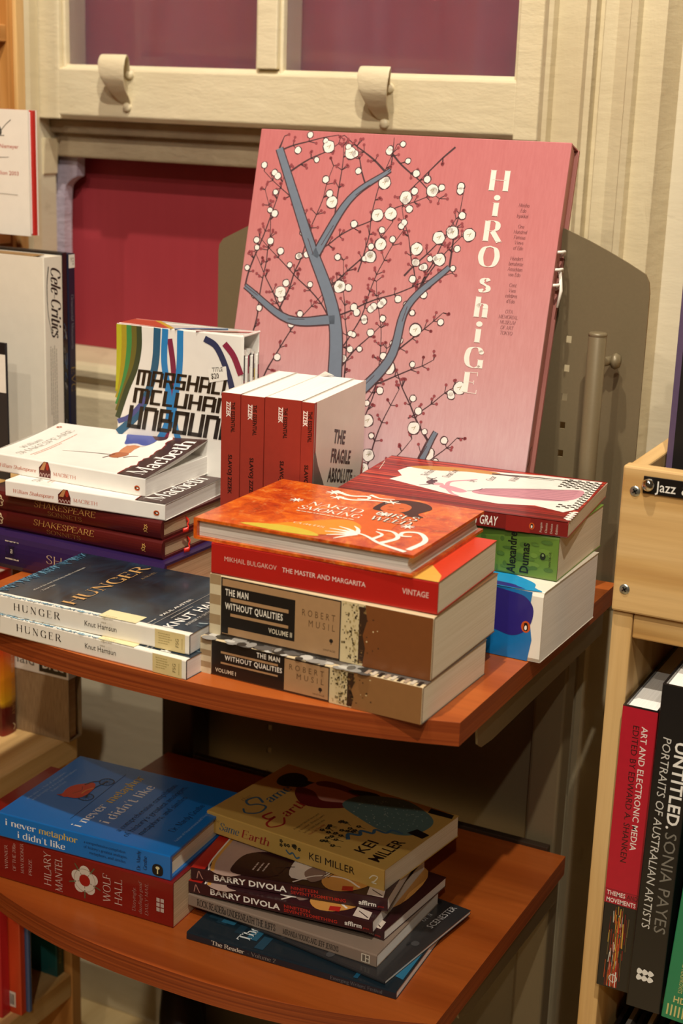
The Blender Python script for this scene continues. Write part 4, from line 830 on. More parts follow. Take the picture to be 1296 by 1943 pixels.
B = book('magazine', .2087, .148, .0079, plain('#10222c', .35, .35), 'pg_white'); lay(B, -.6626, 1.0354, Z2, 2.65); tag(B.root, 'thin black and teal journal at the foot of the lower stack', 'book')
S = Print(); S.text('The Reader', 26, 2.2, 4, '#cfc6b4', 'slab', w=34); S.text('- Volume 2', 63, 2.2, 4, '#8d867a', 'roman', w=29); S.text("Emerging Writers' Festival", 146, 2.4, 3.4, '#6f7274', 'roman', w=50); B.spine(S)
P = Print(); rg = random.Random(8); P.poly([(20, 2), (147, 2), (147, 50), (30, 40)], '#2a7396')
for i in range(50): x_, y_ = rg.uniform(0, 140), rg.uniform(0, 200); P.rect(x_, y_, min(147, x_ + rg.uniform(5, 26)), y_ + rg.uniform(3, 14), rg.choice(['#16303e', '#1c4358', '#0f2029', '#12506e', '#235a74']))
for i in range(16): P.ell(rg.uniform(20, 140), rg.uniform(5, 40), 1.2, 1.2, '#0c2430', 8)
P.text('The Reader', 10, 150, 12, '#cfd6d6', 'slab', w=80); B.front(P)
B = book('magazine', .210, .1494, .0037, plain('#2c2c2e', .3, .4), 'pg_white'); lay(B, -.6757, 1.0778, .5530, -7.76); tag(B.root, 'thin black and silver booklet sticking out of the lower stack', 'book')
P = Print(); rg = random.Random(18)
for i in range(80): x_, y_ = rg.uniform(0, 148), rg.uniform(1, 190); P.ell(min(142, max(5, x_)), y_ + 6, rg.uniform(1.5, 6), rg.uniform(.7, 4), rg.choice(['#38383a', '#48484a', '#232325', '#1c1c1e']), 9)
P.text('SCENESTER', 98, 12, 6.6, '#c9c9c9', w=46); P.text('of a', 104, 24, 6, '#b5b5b5', 'roman', w=16); P.text('Confessions', 90, 36, 6.5, '#b5b5b5', 'roman', w=50, shear=.2); B.front(P)
B = book('paperback_book', .2001, .1289, .0126, plain('#857364', .45, .1), 'pg_white'); lay(B, -.6829, 1.0697, .5568, -1.63); tag(B.root, 'grey brown paperback with black condensed spine title in the lower stack', 'book')
S = Print(); S.text('ROCK READER: UNDERNEATH THE RIFFS', 10, 3.2, 6.6, '#1d1714', 'slab', w=86); S.text('MIRANDA YOUNG AND JEFF JENKINS', 104, 3.6, 5.2, '#2c241e', 'slab', w=58)
S.rect(185, 2.2, 193.5, 10.4, '#d6ccb8'); S.rect(186, 3, 189, 9.6, '#6a5f52'); S.rect(190, 3, 192.6, 6, '#6a5f52'); S.rect(190, 7, 192.6, 9.6, '#6a5f52'); B.spine(S)
def divola(x, y, z, rot, L, W, T, lab, tilt=(0, 0)):
    B = book('paperback_book', L, W, T, plain('#33161a', .36, .3), 'pg_white', round_=.0008); lay(B, x, y, z, rot, tilt); tag(B.root, lab, 'book', 'maroon rock memoir paperbacks')
    l, w, t = L * 1000, W * 1000, T * 1000; P = Print()
    P.rect(0, l - 14, w, l, '#b3241a'); P.poly(spline([(0, l - 20), (30, l - 17), (w, l - 16), (w, l - 58), (60, l - 62), (0, l - 50)], 4, True), '#b79a8c'); P.line([(0, l - 22), (20, l - 16), (60, l - 15), (w, l - 16)], 3.4, '#d39a44'); P.line([(0, l - 18), (24, l - 13), (w, l - 13)], 1.6, '#ece4d8')
    P.poly(spline([(2, l - 42), (16, l - 36), (40, l - 40), (50, l - 60), (40, l - 82), (16, l - 84), (3, l - 72)], 4, True), '#33161a')
    for k in range(3): P.lines(12, l - 58 - 5 * k, 26, 1, 1.6, 3, '#c9b9ae', seed=k)
    P.poly(spline([(3, 60), (30, 70), (w, 66), (w, 20), (60, 10), (20, 22), (2, 40)], 4, True), '#d0954a'); P.poly(spline([(10, 96), (40, 104), (70, 92), (50, 70), (20, 66)], 4, True), '#e6ddd0'); P.poly(spline([(8, 76), (24, 88), (40, 78), (22, 66)], 4, True), '#8c7268')
    P.line([(3, 92), (20, 76), (24, 50), (12, 30)], 2, '#efe6da'); P.line([(10, 110), (24, 118), (30, 100)], 4, '#3a1a1c', taper=1.5); P.poly([(2, 44), (10, 46), (12, 36), (4, 34)], '#b3241a')
    for k in range(3): P.line([(20, 70 - 3 * k), (30, 66 - 3 * k)], .9, '#33161a', False)
    P.poly([(1, 4), (14, 6), (18, 22), (2, 20)], '#d9cabc'); P.line([(4, 6), (12, 18)], 1.2, '#33161a', False); B.front(P)
    S = Print(); S.text('BARRY DIVOLA', 23, t * .26, 5.6, '#efe9dd', w=73, bold=.04); S.text('NINETEEN', 100, t * .56, 3, '#b32e22', w=27, bold=.03); S.text('SEVENTYSOMETHING', 100, t * .22, 3, '#b32e22', w=54, bold=.03); S.text('affirm', l - 27, t * .28, 4.2, '#e3ddd2', w=17, bold=.04); S.text('press', l - 9, t * .28, 2, '#b32e22', w=6)
    S.line([(6, t * .2), (8, t * .8), (10, t * .5), (12, t * .2)], 1, '#a9786a'); B.spine(S)
    return B
Zr = .5696
B3 = divola(-.673, 1.104, Zr, -5, .186, .118, .0098, 'maroon paperback, lowest of three alike, mostly hidden in the lower stack')
divola(-.6826, 1.0700, Zr + .0008, 2.86, .188, .130, .0122, 'maroon paperback with white spine lettering, middle of three alike', (0, -2.6))
divola(-.6812, 1.0721, Zr + .0137, 8.19, .1929, .1235, .0126, 'maroon paperback with white spine lettering right under the mustard one', (0, -2.6))
yel = plain('#c8a455', .4, .25)
B = book('paperback_book', .2060, .1345, .0218, yel, 'pg_cream', round_=.001); lay(B, -.7040, 1.1362, Zr + .0292, -7.14, (0, -1.4)); tag(B.root, 'mustard yellow paperback with a woman in a dotted dress, topmost of the lower stack', 'book')
P = Print(); bl = '#3f6780'; rd = '#a32a24'; l = 206
def sc_(pts, c_, w_=2.2): P.line(pts, w_, c_, True, w_ * .7, 6)
P.text('the', 36, l - 17, 6, '#8c7040', 'roman', w=14, shear=.3)
sc_([(46, l - 34), (52, l - 22), (40, l - 18), (34, l - 26), (40, l - 32), (40, l - 42), (26, l - 44), (18, l - 34), (24, l - 26)], bl, 2.8); P.text('ame', 50, l - 40, 13, bl, 'serif', w=38, shear=.25)
sc_([(34, l - 54), (22, l - 52), (20, l - 60), (28, l - 62), (12, l - 64), (8, l - 72), (20, l - 78), (32, l - 70)], rd, 2.8); P.text('arth', 34, l - 72, 13, rd, 'serif', w=40, shear=.25)
P.poly(spline([(88, 178), (90, 188), (102, 194), (116, 192), (122, 182), (118, 170), (108, 162), (104, 158), (96, 162), (92, 170)], 5, True), '#171010')
P.poly([(104, 164), (112, 168), (114, 150), (106, 146)], '#1d1312'); P.poly(spline([(92, 158), (110, 158), (120, 150), (120, 130), (112, 104), (98, 100), (86, 112), (78, 128), (82, 146)], 5, True), '#c9907c')
P.poly(spline([(86, 162), (96, 164), (96, 146), (84, 128), (92, 106), (86, 98), (70, 118), (66, 138), (76, 154)], 5, True), '#6d1f1e'); P.poly(spline([(116, 156), (124, 146), (124, 122), (118, 98), (112, 102), (114, 130), (110, 150)], 5, True), '#6d1f1e'); P.poly(spline([(116, 118), (124, 112), (128, 92), (122, 82), (116, 96)], 4, True), '#241515')
P.poly(spline([(88, 106), (112, 104), (126, 84), (132, 56), (116, 20), (96, 10), (70, 18), (64, 44), (74, 78)], 5, True), '#5c7d78'); rg = random.Random(2)
for i in range(120):
    x_, y_ = rg.uniform(70, 126), rg.uniform(18, 98)
    if ((x_ - 97) / 29) ** 2 + ((y_ - 56) / 42) ** 2 < .9: P.ell(x_, y_, .55, .55, '#c9d8cc', 6); P.k -= 1
P.k += 2
P.poly([(122, 28), (132, 30), (132, 4), (124, 2)], '#1d1312'); P.poly([(74, 22), (86, 18), (82, 2), (72, 4)], '#1d1312')
sc_([(30, 60), (40, 66), (44, 56), (52, 60), (54, 48), (62, 50), (62, 38), (70, 36), (70, 24)], bl, 4)
for i in range(22):
    x_, y_ = rg.uniform(8, 58), rg.uniform(62, 92); P.line([(x_, y_), (x_ + rg.uniform(-3, 3), y_ - 8)], .6, '#2c2a1c')
    for a in range(5): P.ell(x_ + 1.7 * math.cos(R(72 * a)), y_ + 1.7 * math.sin(R(72 * a)), 1.1, 1.1, '#2c2a1c', 7); P.k -= 1
for k in range(4): P.text(('A warm tale of love and', 'a troubled, divided town', 'better told than any', 'Mail on Sunday')[k], 16, 112 - 6 * k, 3, '#7a6030' if k < 3 else rd, 'roman', w=(42, 42, 34, 26)[k], shear=.15)
P.text('KEI', 14, 32, 12, '#2a1c12', w=28, bold=.01); P.text('MILLER', 8, 12, 12, '#2a1c12', w=48, bold=.01); B.front(P)
S = Print(); S.text('the', 9, 13, 3, '#8c7040', 'roman', w=6, shear=.3); S.text('Same', 15, 6, 8, bl, 'serif', w=24, shear=.25); S.text('Earth', 42, 6, 8.4, rd, 'serif', w=34, shear=.25)
for i in range(9):
    x_, y_ = rg.uniform(90, 112), rg.uniform(8, 17)
    for a in range(5): S.ell(x_ + 1.2 * math.cos(R(72 * a)), y_ + 1.2 * math.sin(R(72 * a)), .8, .8, '#2c2a1c', 7)
S.line([(96, 9), (100, 6), (104, 8), (108, 4), (112, 6)], 1.6, bl); S.text('KEI MILLER', 122, 7.5, 7, '#2a1c12', w=52); S.line([(190, 9), (194, 13), (199, 13), (196, 8), (193, 6), (198, 6)], 1.2, '#efe6c8'); B.spine(S)

# ------------------------------------------------------------------ upright boxed sets on the upper shelf
# slipcase with ribbons of colour
sl = empty('boxed_set', (-.8748, 1.2302, Z1), 3.6); tag(sl, 'white shrink-wrapped slipcase with rainbow ribbons standing behind the white paperbacks', 'boxed set')
W_, H_, D_ = .1412, .2337, .038
mb = MB(); th = .002
mb.box(0, W_, 0, th, 0, H_); mb.box(0, W_, D_ - th, D_, 0, H_); mb.box(0, th, th, D_ - th, 0, H_); mb.box(th, W_, th, D_ - th, 0, th); mb.box(th, W_, th, D_ - th, H_ - th, H_)
mb.build('slipcase', plain('#e9e6df', .25, .8), sl, bevel=.0012)
P = Print(); h = H_ * 1000; wd_ = W_ * 1000
def rib(p, w_, c_, tp=None): P.line(p, w_, c_, True, tp, 8)
for k, c_ in enumerate(('#b9b52a', '#a8962a', '#3f8a4a', '#6a642c', '#38452e')):
    o = 5.8 * k + 3; rib([(o, h - .6), (o, h - 22), (o * .82, h - 44), (o * .45, h - 66), (.6, h - 66 - o * 1.15)], 5.9, c_)
rib([(47, h - .6), (45, h - 34), (38, h - 62), (24, h - 90), (1, h - 112)], 8, '#1f5a7c'); rib([(1, h - 100), (14, h - 94), (26, h - 82), (34, h - 72)], 5, '#4a4f8c')
rib([(61, h - 10), (65, h - 36), (66, h - 62), (60, h - 98), (51, h - 126), (44, h - 158)], 6, '#7d2244')
rib([(56, h - .6), (55, h - 34), (60, h - 66), (59, h - 94), (42, h - 122), (14, h - 142), (1, h - 150)], 7, '#1e7fc0')
rib([(73, h - .6), (72, h - 40), (66, h - 80), (72, h - 112), (94, h - 150), (140, h - 184)], 7, '#1e7fc0'); rib([(100, h - 6), (114, h - 14), (127, h - 40), (134, h - 66), (137, h - 84)], 6.5, '#2a3358'); rib([(122, h - 9), (132, h - 20), (140.4, h - 38)], 6.5, '#8a2444')
rib([(98, h - 228), (120, h - 200), (140, h - 178)], 8, '#2a3358')
for s_, y_, x_, w_, hh in (('MARSHALL', 60, 22, 108, 16), ('MCLUHAN', 78.5, 18, 110, 15.5), ('UNBOUND', 105, 11, 122, 23.5)): P.text(s_, x_, h - y_, hh, '#191210', 'block', w=w_, shear=.18, track=.03)
P.poly([(104, h - 36), (124, h - 31), (126, h - 44), (106, h - 49)], '#efece4'); P.text('TITLE', 109, h - 38, 4, '#2a2420', rot=9, w=12, bold=.02); P.text('$20', 108, h - 45, 5, '#2a2420', rot=9, w=9, bold=.03)
P.build('case_artwork', sl, (0, 0, 0), (1, 0, 0), (0, 0, 1), None, 'ink_gloss')
P = Print(); P.poly([(.5, .5), (62, .5), (50, 14), (26, 37), (.5, 37)], '#c9523c'); P.line([(26, 37), (46, 18), (64, .5)], 5, '#d9b23c'); rib([(66, .5), (84, 16), (110, 30)], 6, '#3f7fb4'); rib([(90, .5), (118, 16), (140, 26)], 5, '#b0544a'); P.build('case_artwork', sl, (0, 0, H_), (1, 0, 0), (0, 1, 0), None, 'ink_gloss')
rg = random.Random(3)
for i in range(9):
    y0 = th + .0006 + i * (D_ - 2 * th - .001) / 9; bk = MB().box(.006, W_ - .004 + .0025 * (i % 3), y0, y0 + .0031, th + .0002, H_ - .016 - .003 * (i % 3)).build('booklet', M['pg_white'], sl)
    S = Print(); hh = 20; z_ = H_ * 1000 - 20
    while z_ > 120:
        q = rg.uniform(4, 14); S.rect(.2, z_ - q, 2.9, z_, rg.choice(['#151312', '#f0ede6', '#2a78b4', '#c9b03c', '#151312', '#b9b4aa', '#8a2444', '#e8e5de'])); S.k -= 1; z_ -= q
    xx = W_ - .004 + .0025 * (i % 3); S.build('booklet_print', bk, (xx, y0, 0), (0, 1, 0), (0, 0, 1))
t = NT('shrink_film'); t.base((1, 1, 1)); t.b.inputs['Transmission Weight'].default_value = 1; t.b.inputs['IOR'].default_value = 1.12; f = t.noise(t.mapping((1, 1, 1)), 40, 4, .6, .8); t.bump(f, .6, .004); t.set(.05, .5); M['film'] = t.m
# red boxed philosophy paperbacks
zs = empty('boxed_set', (-.6991, 1.1452, Z1), 5.5); tag(zs, 'shrink-wrapped set of four red spined paperbacks standing upright', 'boxed set')
xo = 0
red = plain('#9a3226', .45, .1)
for i, tt in enumerate((.0194, .0236, .0362, .0126)):
    B = book('paperback', .198 - .0006 * (i % 2), .129, tt - .0006, plain('#e6e1d6', .4, .2), 'pg_white', parent=zs, part='paperback', spine_mat=red, round_=.0006)
    B.root.matrix_local = Matrix(((0, 0, 1, xo), (0, 1, 0, .0004 * (i % 3)), (-1, 0, 0, B.L), (0, 0, 0, 1)))
    t_ = tt * 1000 - .6; S = Print(); S.rect(0.2, .1, 197, t_ - .1, '#9c3427')
    m_ = t_ * .5; S.text('THE', 8, m_ + .6, 3.6, '#2b100c', w=7, bold=.05); S.text('ESSENTIAL', 16.2, m_ + .6, 3.6, '#2b100c', w=20, bold=.04); S.text('ZIZEK', 8, m_ - 4.2, 3.9, '#f0e4da', w=14, bold=.06)
    S.text('SLAVOJ ZIZEK', 57, m_ - 1.8, 3.6, '#2b100c', w=37, bold=.04); S.text('THE SUBLIME OBJECT', 116, m_ - 1.8, 3.6, '#f0e4da', w=50, bold=.04); B.spine(S)
    if i == 3:
        P = Print(); P.poly(spline([(.5, 146), (12, 138), (40, 96), (66, 40), (74, 2), (.5, 2)], 2, True), '#5a5650'); P.poly([(1, 112), (30, 84), (44, 2), (1, 2)], '#3f3c38'); P.poly([(128, 124), (128, 2), (84, 2)], '#b04a44')
        for k, s_ in enumerate(('THE', 'FRAGILE', 'ABSOLUTE')): P.text(s_, 48 - 6 * k, 152 - 17 * k, 12, '#2b2320', w=(30, 52, 64)[k], bold=.05, rot=-14)
        for k, s_ in enumerate(('OR WHY IS THE', 'CHRISTIAN LEGACY', 'WORTH FIGHTING FOR')): P.text(s_, 70 - 2 * k, 122 - 11 * k - 12, 7, '#b9b2a4', w=(46, 52, 56)[k], rot=-14)
        P.rect(0.3, .3, .9, 196, '#c9c4ba'); B.front(P)
    xo += tt
# gathered film along the top seam
mb = MB()
mb.add([(.044, .124, .1983), (.052, .120, .2035), (.060, .124, .1995), (.052, .128, .1985)], [(0, 1, 2), (0, 2, 3)])
fo = mb.build('film_gather', plain('#eceae4', .12, .8), zs); md = fo.modifiers.new('solid', 'SOLIDIFY'); md.thickness = .0002

# big pink book leaning on the cart's panel
LEAN = R(15.10); HW, HH, HT = .3315, .4396, .0332
hb = empty('slipcased_book', (-.79846, 1.27683, Z1)); hb.rotation_euler = (-LEAN, 0, R(3.33)); tag(hb, 'large pink slipcased art book leaning on the metal panel', 'book')
t = NT('pink_washi_cover'); x = t.n('ShaderNodeSeparateXYZ'); tc = t.n('ShaderNodeTexCoord'); t.l(tc.outputs['Object'], x.inputs[0])
mr = t.n('ShaderNodeMapRange'); t.l(x.outputs[2], mr.inputs[0]); mr.inputs[1].default_value = 0; mr.inputs[2].default_value = HH
f = t.noise(t.mapping((1, 1, .12)), 420, 4, .7); g = t.noise(t.mapping((1, 1, .4)), 70, 4, .65)
c = t.ramp(mr.outputs[0], [(.06, '#c2b1b5'), (.30, '#c3a5a8'), (.52, '#c48e8d'), (.78, '#c37978'), (1, '#bf7071')])
c = t.mix(c, t.ramp(f, [(.3, (.86, .74, .74)), (.7, (1.0, 1, 1))]), .6, 'MULTIPLY'); t.base(t.mix(c, t.ramp(g, [(.35, (.93, .86, .86)), (.65, (1, 1, 1))]), .5, 'MULTIPLY')); M['pink'] = t.set(.5, .4, 0, .15)
t = NT('pink_side_layers'); f = t.noise(t.mapping((4, 900, 4)), 1, 2, .6); t.base(t.ramp(f, [(.3, '#8f4f48'), (.5, '#b5766c'), (.7, '#a3615a')])); M['pinkside'] = t.set(.55)
hc = MB().box(0, HW, 0, .004, 0, HH).build('case_front', M['pink'], hb, bevel=.0008); MB().box(0, HW, HT - .004, HT, 0, HH).build('case_back', M['pinkside'], hb, bevel=.0008)
MB().box(0, .004, .0042, HT - .0042, 0, HH).build('case_edge', M['pink'], hb)
for k in range(3):
    y0 = .0046 + k * (HT - .0092) / 3; MB().box(.0045, HW - .0015 - .001 * k, y0, y0 + (HT - .0092) / 3 - .0007, .001, HH - .0015 - .001 * k).build('volume', M['pinkside'], hb)
MB().box(0, HW - .001, .0042, HT - .0042, HH - .0012, HH).build('case_lid', M['pink'], hb)
P = Print(); rg = random.Random(23); DK = '#4a3236'; GB = '#6c7786'; HWm, HHm = HW * 1000, HH * 1000
def branch(pts, w0, w1):
    P.fixed = 7; P.line(pts, w0 + 3, DK, True, w1 + 2.2, 7); P.fixed = 8; P.line(pts, w0, GB, True, w1, 7); P.fixed = 9
    for k in range(3): a = rg.uniform(0, len(pts) - 1.01); i = int(a); p = Vector(pts[i]).lerp(Vector(pts[i + 1]), a - i); q = Vector(pts[i]).lerp(Vector(pts[i + 1]), min(1, a - i + .35)); P.line([tuple(p), tuple(q)], .7, DK, False)
def blossom(x_, y_, r):
    if not (4 < x_ < HWm - 4 and 4 < y_ < HHm - 4): return
    P.fixed = 3; P.ell(x_, y_, r + .9, r + .9, DK, 14, 0, .08); P.fixed = 4; P.ell(x_, y_, r, r, '#e6e0d8', 14, 0, .08); P.fixed = 5
    if r > 4: P.line([(x_ - r * .4, y_), (x_ + r * .2, y_ + r * .2)], .6, '#9a8f6a', False); P.line([(x_, y_ - r * .3), (x_ + r * .3, y_ + r * .4)], .6, '#9a8f6a', False)
def twig(x_, y_, a, ln, w_):
    pts = [(x_, y_)]; d = 0
    while d < ln:
        s_ = rg.uniform(12, 20); a += rg.uniform(-.18, .18); x2, y2 = pts[-1][0] + s_ * math.cos(a), pts[-1][1] + s_ * math.sin(a)
        if not (3 < x2 < HWm - 3 and 3 < y2 < HHm - 3) or (x2 > 230 and y2 > 150 and rg.random() < .75): break
        pts.append((x2, y2)); d += s_
    if len(pts) < 2: return
    P.fixed = 1; P.line(pts, w_, DK, True, .6)
    for (px_, py_) in pts[1:]:
        for _ in range(3):
            q = rg.choice((-1, 1)); b = a + q * rg.uniform(.5, 1.2); r_ = rg.uniform(4, 9); ex_, ey_ = px_ + r_ * math.cos(b), py_ + r_ * math.sin(b)
            if not (4 < ex_ < HWm - 4 and 4 < ey_ < HHm - 4): continue
            P.fixed = 1; P.line([(px_, py_), (ex_, ey_)], .8, DK, False)
            if rg.random() < .2: blossom(ex_, ey_, rg.choice((2.6, 3, 3.4, 3.4, 6)))
            else: P.fixed = 2; P.ell(ex_, ey_, 1.6, 1.6, '#8d4247', 9)
# a loose, invented spray of blossom branches
TW = []; BRANCHES = (([(176, 3), (160, 80), (126, 160), (112, 250), (70, 330), (24, 420)], 20, 7), ([(128, 156), (176, 214), (188, 270), (226, 312)], 10, 4), ([(112, 250), (60, 246), (6, 276)], 9, 4), ([(160, 80), (214, 104), (236, 150)], 9, 4), ([(80, 312), (110, 372), (150, 404)], 8, 3))
for pts, w0, w1 in BRANCHES:
    for i in range(len(pts) - 1):
        for _ in range(2):
            k = rg.random(); p = Vector(pts[i]).lerp(Vector(pts[i + 1]), k); TW.append((p.x, p.y, rg.choice((1.2, 1.75, .7, 2.2, .4)) + rg.uniform(-.2, .2), rg.uniform(60, 170)))
    TW.append((pts[-1][0], pts[-1][1], 1.4, 120))
for x_, y_, a, ln in TW + [(130, 300, 1.2, 130), (180, 300, .8, 110), (205, 160, .5, 110), (150, 60, .6, 90), (200, 40, 1.1, 80), (250, 6, 1.4, 70), (190, 8, 1.6, 40), (20, 220, 1.4, 150), (40, 180, 1.2, 120), (150, 420, -.9, 60), (215, 430, -2.2, 60)]: twig(x_, y_, a, ln, rg.uniform(1.4, 2.4))
for pts, w0, w1 in BRANCHES: branch(pts, w0, w1)
P.fixed = 10; y_ = HHm - 30
for ch in 'HiRoshiGe':
    P.text(ch.upper() if ch in 'oe' else ch, 265, y_ - 20, 20, '#e9e0d4', 'didone', align='c', sx=1.22); y_ -= 24.7
y_ = HHm - 64
for grp in (('Meisho', 'Edo', 'hyakkei'), ('One', 'Hundred', 'Famous', 'Views', 'of Edo'), ('Hundert', 'beruhmte', 'Ansichten', 'von Edo'), ('Cent', 'Vues', 'celebres', "d'Edo"), ('OTA', 'MEMORIAL', 'MUSEUM', 'OF ART', 'TOKYO')):
    for s_ in grp: P.text(s_, 293, y_, 3.4, '#5f3136', 'roman', align='c', sx=.95, shear=.12); y_ -= 5.2
    y_ -= 5
P.build('cover_print', hb, (0, 0, 0), (1, 0, 0), (0, 0, 1), None, 'ink_matte', gap=1e3)
for z_ in (.335, .318, .303):
    MB().tube([(HW - .004, .003, z_), (HW + .003, .006, z_ + .001), (HW + .004, .014, z_ + .003), (HW + .002, .022, z_ + .002), (HW - .003, .026, z_)], .0015, 8).build('tie_cord', plain('#ece6da', .6), hb)
MB().tube([(HW + .003, .012, .318), (HW + .006, .013, .300), (HW + .004, .015, .284)], [.0016, .0018, .0012], 8).build('tie_cord', plain('#ece6da', .6), hb)
P = Print()
for k in range(5): P.line([(8 + 3 * (k % 2), 24 + 26 * k), (12, 30 + 26 * k), (9, 38 + 26 * k), (14, 44 + 26 * k)], 1.1, '#3a2420')
P.build('edge_print', hb, (HW - .0015, 0, 0), (0, 1, 0), (0, 0, 1), None, 'ink_matte', lift=.0004, gap=1e3)
#==MORE==

# ------------------------------------------------------------------ books in the pine bookcases
def stand_face(B, O, roll=0):
    """front cover towards -y, fore edge towards +x; O = front foot corner at the fore edge"""
    a = R(roll); ez = Vector((0, -1, 0)); ey = Vector((math.cos(a), 0, math.sin(a))); ex = ey.cross(ez); orient(B.root, Vector(O) - ex * B.L - ey * B.W - ez * B.T, ex, ey, ez)
B = book('hardback_book', .141, .20, .0165, plain('#e9e3d6', .35, .3), 'pg_white', hard=True, over=.002); stand_face(B, (-1.117, 1.4016, 1.1282)); tag(B.root, 'small white hardback with red back board and thin red lettering, on the tall bookcase', 'book')
MB().box(.0002, .1408, .006, .1998, -.0006, .0066).build('red_back_board', plain('#b3241c', .4, .2), B.root)
P = Print(); P.text('Oscar Niemeyer', 186, 98, 4.4, '#b5523f', align='r', w=46, bold=.005); P.text('Serpentine Gallery Pavilion 2003', 186, 68, 4.4, '#b5523f', align='r', w=96, bold=.005)
P.poly(spline([(150, 128), (160, 122), (162, 114), (154, 110), (146, 118)], 4, True), '#4a4a44'); P.line([(160, 116), (168, 124), (176, 130)], .8, '#6a6862'); P.line([(158, 112), (166, 112)], .8, '#6a6862')
P.line([(120, 86), (150, 87), (172, 88)], 1.0, '#55534e', taper=.4); P.line([(110, 40), (150, 46), (184, 46)], .6, '#a8a296'); P.line([(120, 30), (140, 38), (150, 42)], .6, '#a8a296'); B.front(P)

B = book('hardback_book', .240, .23, .033, plain('#e3dccb', .42, .2), 'pg_grey', hard=True, over=.002); stand_side(B, (-1.04, 1.327, .8752)); tag(B.root, 'large cream hardback with black script spine title standing behind the white paperbacks', 'book')
S = Print(); S.text('Cele-Critics', 10, 12, 17, '#1c1714', 'serif', w=78, shear=.35, bold=.03)
S.line([(10, 8), (30, 5), (60, 6), (86, 12)], 1.6, '#1c1714', taper=.5); S.lines(98, 19, 112, 4, 1.5, 3.4, '#b3ab9c', seed=6); B.spine(S)
MB().box(-.0002, .0006, .02, .2, .006, .027).build('page_tops', plain('#8a6a3c', .7, var=.5), B.root)
B = book('hardback_book', .243, .22, .0098, plain('#17181a', .25, .6), 'pg_white', hard=True, over=.002); stand_side(B, (-1.041, 1.3605, .8752)); tag(B.root, 'thin glossy black book between the cream hardback and the navy one', 'book')
P = Print(); rg = random.Random(4)
for i in range(26): x_ = rg.uniform(70, 225); P.line([(x_, rg.uniform(2, 7)), (x_ + rg.uniform(4, 16), rg.uniform(2, 7))], rg.uniform(.5, 1.6), rg.choice(['#39506a', '#6a6a66', '#2a2c30', '#8a8a80']), False)
B.spine(P)
B = book('hardback_book', .241, .21, .0125, plain('#14172e', .38, .25), 'pg_white', hard=True, over=.002); stand_side(B, (-1.04, 1.3707, .8752)); tag(B.root, 'slim navy book with white head label next to the black one', 'book')
S = Print(); S.rect(1, .8, 16, 11.8, '#dcd8cc'); S.lines(4, 8, 9, 2, 1.6, 3.4, '#8a8578', seed=2); S.text('Ornamental Monuments', 46, 4, 4.6, '#7d7c86', 'roman', w=62); S.text('EVC', 128, 3, 7, '#8d7440', 'roman', w=30); B.spine(S)
lf = tag(BX(-1.20, -1.047, 1.268, 1.2705, .8752, 1.028).build('leaflet', plain('#26262a', .5)), 'dark leaflet with a white head strip in front of the cream hardback', 'leaflet')
P = Print(); P.rect(2, 98, 152, 152, '#ece8de'); P.rect(2, 140, 152, 152.5, '#17171a')
for k in range(20): P.lines(60, 92 - 4.4 * k, 88, 1, 1.6, 4, '#8d8d92', seed=k)
P.build('leaflet_print', lf, (-1.20, 1.268, .8752), (1, 0, 0), (0, 0, 1), gap=1e3)

t = NT('sunset_jacket'); x = t.n('ShaderNodeSeparateXYZ'); t.l(t.n('ShaderNodeTexCoord').outputs['Object'], x.inputs[0]); mr = t.n('ShaderNodeMapRange'); t.l(x.outputs[0], mr.inputs[0]); mr.inputs[1].default_value = .20; mr.inputs[2].default_value = 0
n_ = t.noise(t.mapping((1, 1, 1)), 60, 4); ad = t.n('ShaderNodeMath', operation='MULTIPLY_ADD'); t.l(n_, ad.inputs[0]); ad.inputs[1].default_value = .06; t.l(mr.outputs[0], ad.inputs[2])
t.base(t.ramp(ad.outputs[0], [(.0, '#8a1a10'), (.10, '#4a0c0a'), (.20, '#5a0f0a'), (.24, '#e0a81c'), (.34, '#e8951a'), (.55, '#cf4a1a'), (.8, '#a01c14')])); M['sunset'] = t.set(.35, .5, 0, .3)
B = book('hardback_book', .20, .135, .0255, M['sunset'], 'pg_cream', hard=True, over=.003, bulge=.002); stand_side(B, (-1.066, 1.268, .5632)); tag(B.root, 'hardback in a red to yellow sunset jacket on the low bookcase', 'book')
S = Print(); S.text('Martian Chronicles', 40, 15, 6, '#d9b48a', 'roman', w=84, shear=.2); S.text('BRADBURY', 132, 15, 6, '#cf9a5a', 'roman', w=46); S.line([(188, 16), (192, 20), (196, 17)], 1.4, '#e0cfa8'); B.spine(S)
bs = tag(empty('slipcase', (-1.056, 1.2945, .5632)), 'beige cloth slipcase with a white name band on the low bookcase', 'slipcase')
cl = NT('beige_cloth'); f = cl.noise(cl.mapping((900, 900, 60)), 1, 2); cl.base(cl.ramp(f, [(.3, '#8a7050'), (.7, '#a58a66')])); cl.bump(f, .3, .0005); M['cloth'] = cl.set(.9, .2)
mb = MB(); mb.box(-.09, .065, 0, .0015, 0, .16); mb.box(-.09, .065, .0235, .025, 0, .16); mb.box(-.09, .065, .0015, .0235, 0, .0015); mb.box(-.09, .065, .0015, .0235, .1585, .16); mb.box(-.09, -.0885, .0015, .0235, .0015, .1585); mb.build('cloth_case', M['cloth'], bs, bevel=.0006)
MB().box(-.086, .061, .003, .018, .002, .157).build('inner_book', M['pg_tan'], bs)
mb = MB(); mb.box(-.0902, .0655, -.0004, 0, .078, .1602); mb.box(.0650, .0655, 0, .0254, .078, .1602); mb.build('paper_band', plain('#ddd8cc', .5), bs)
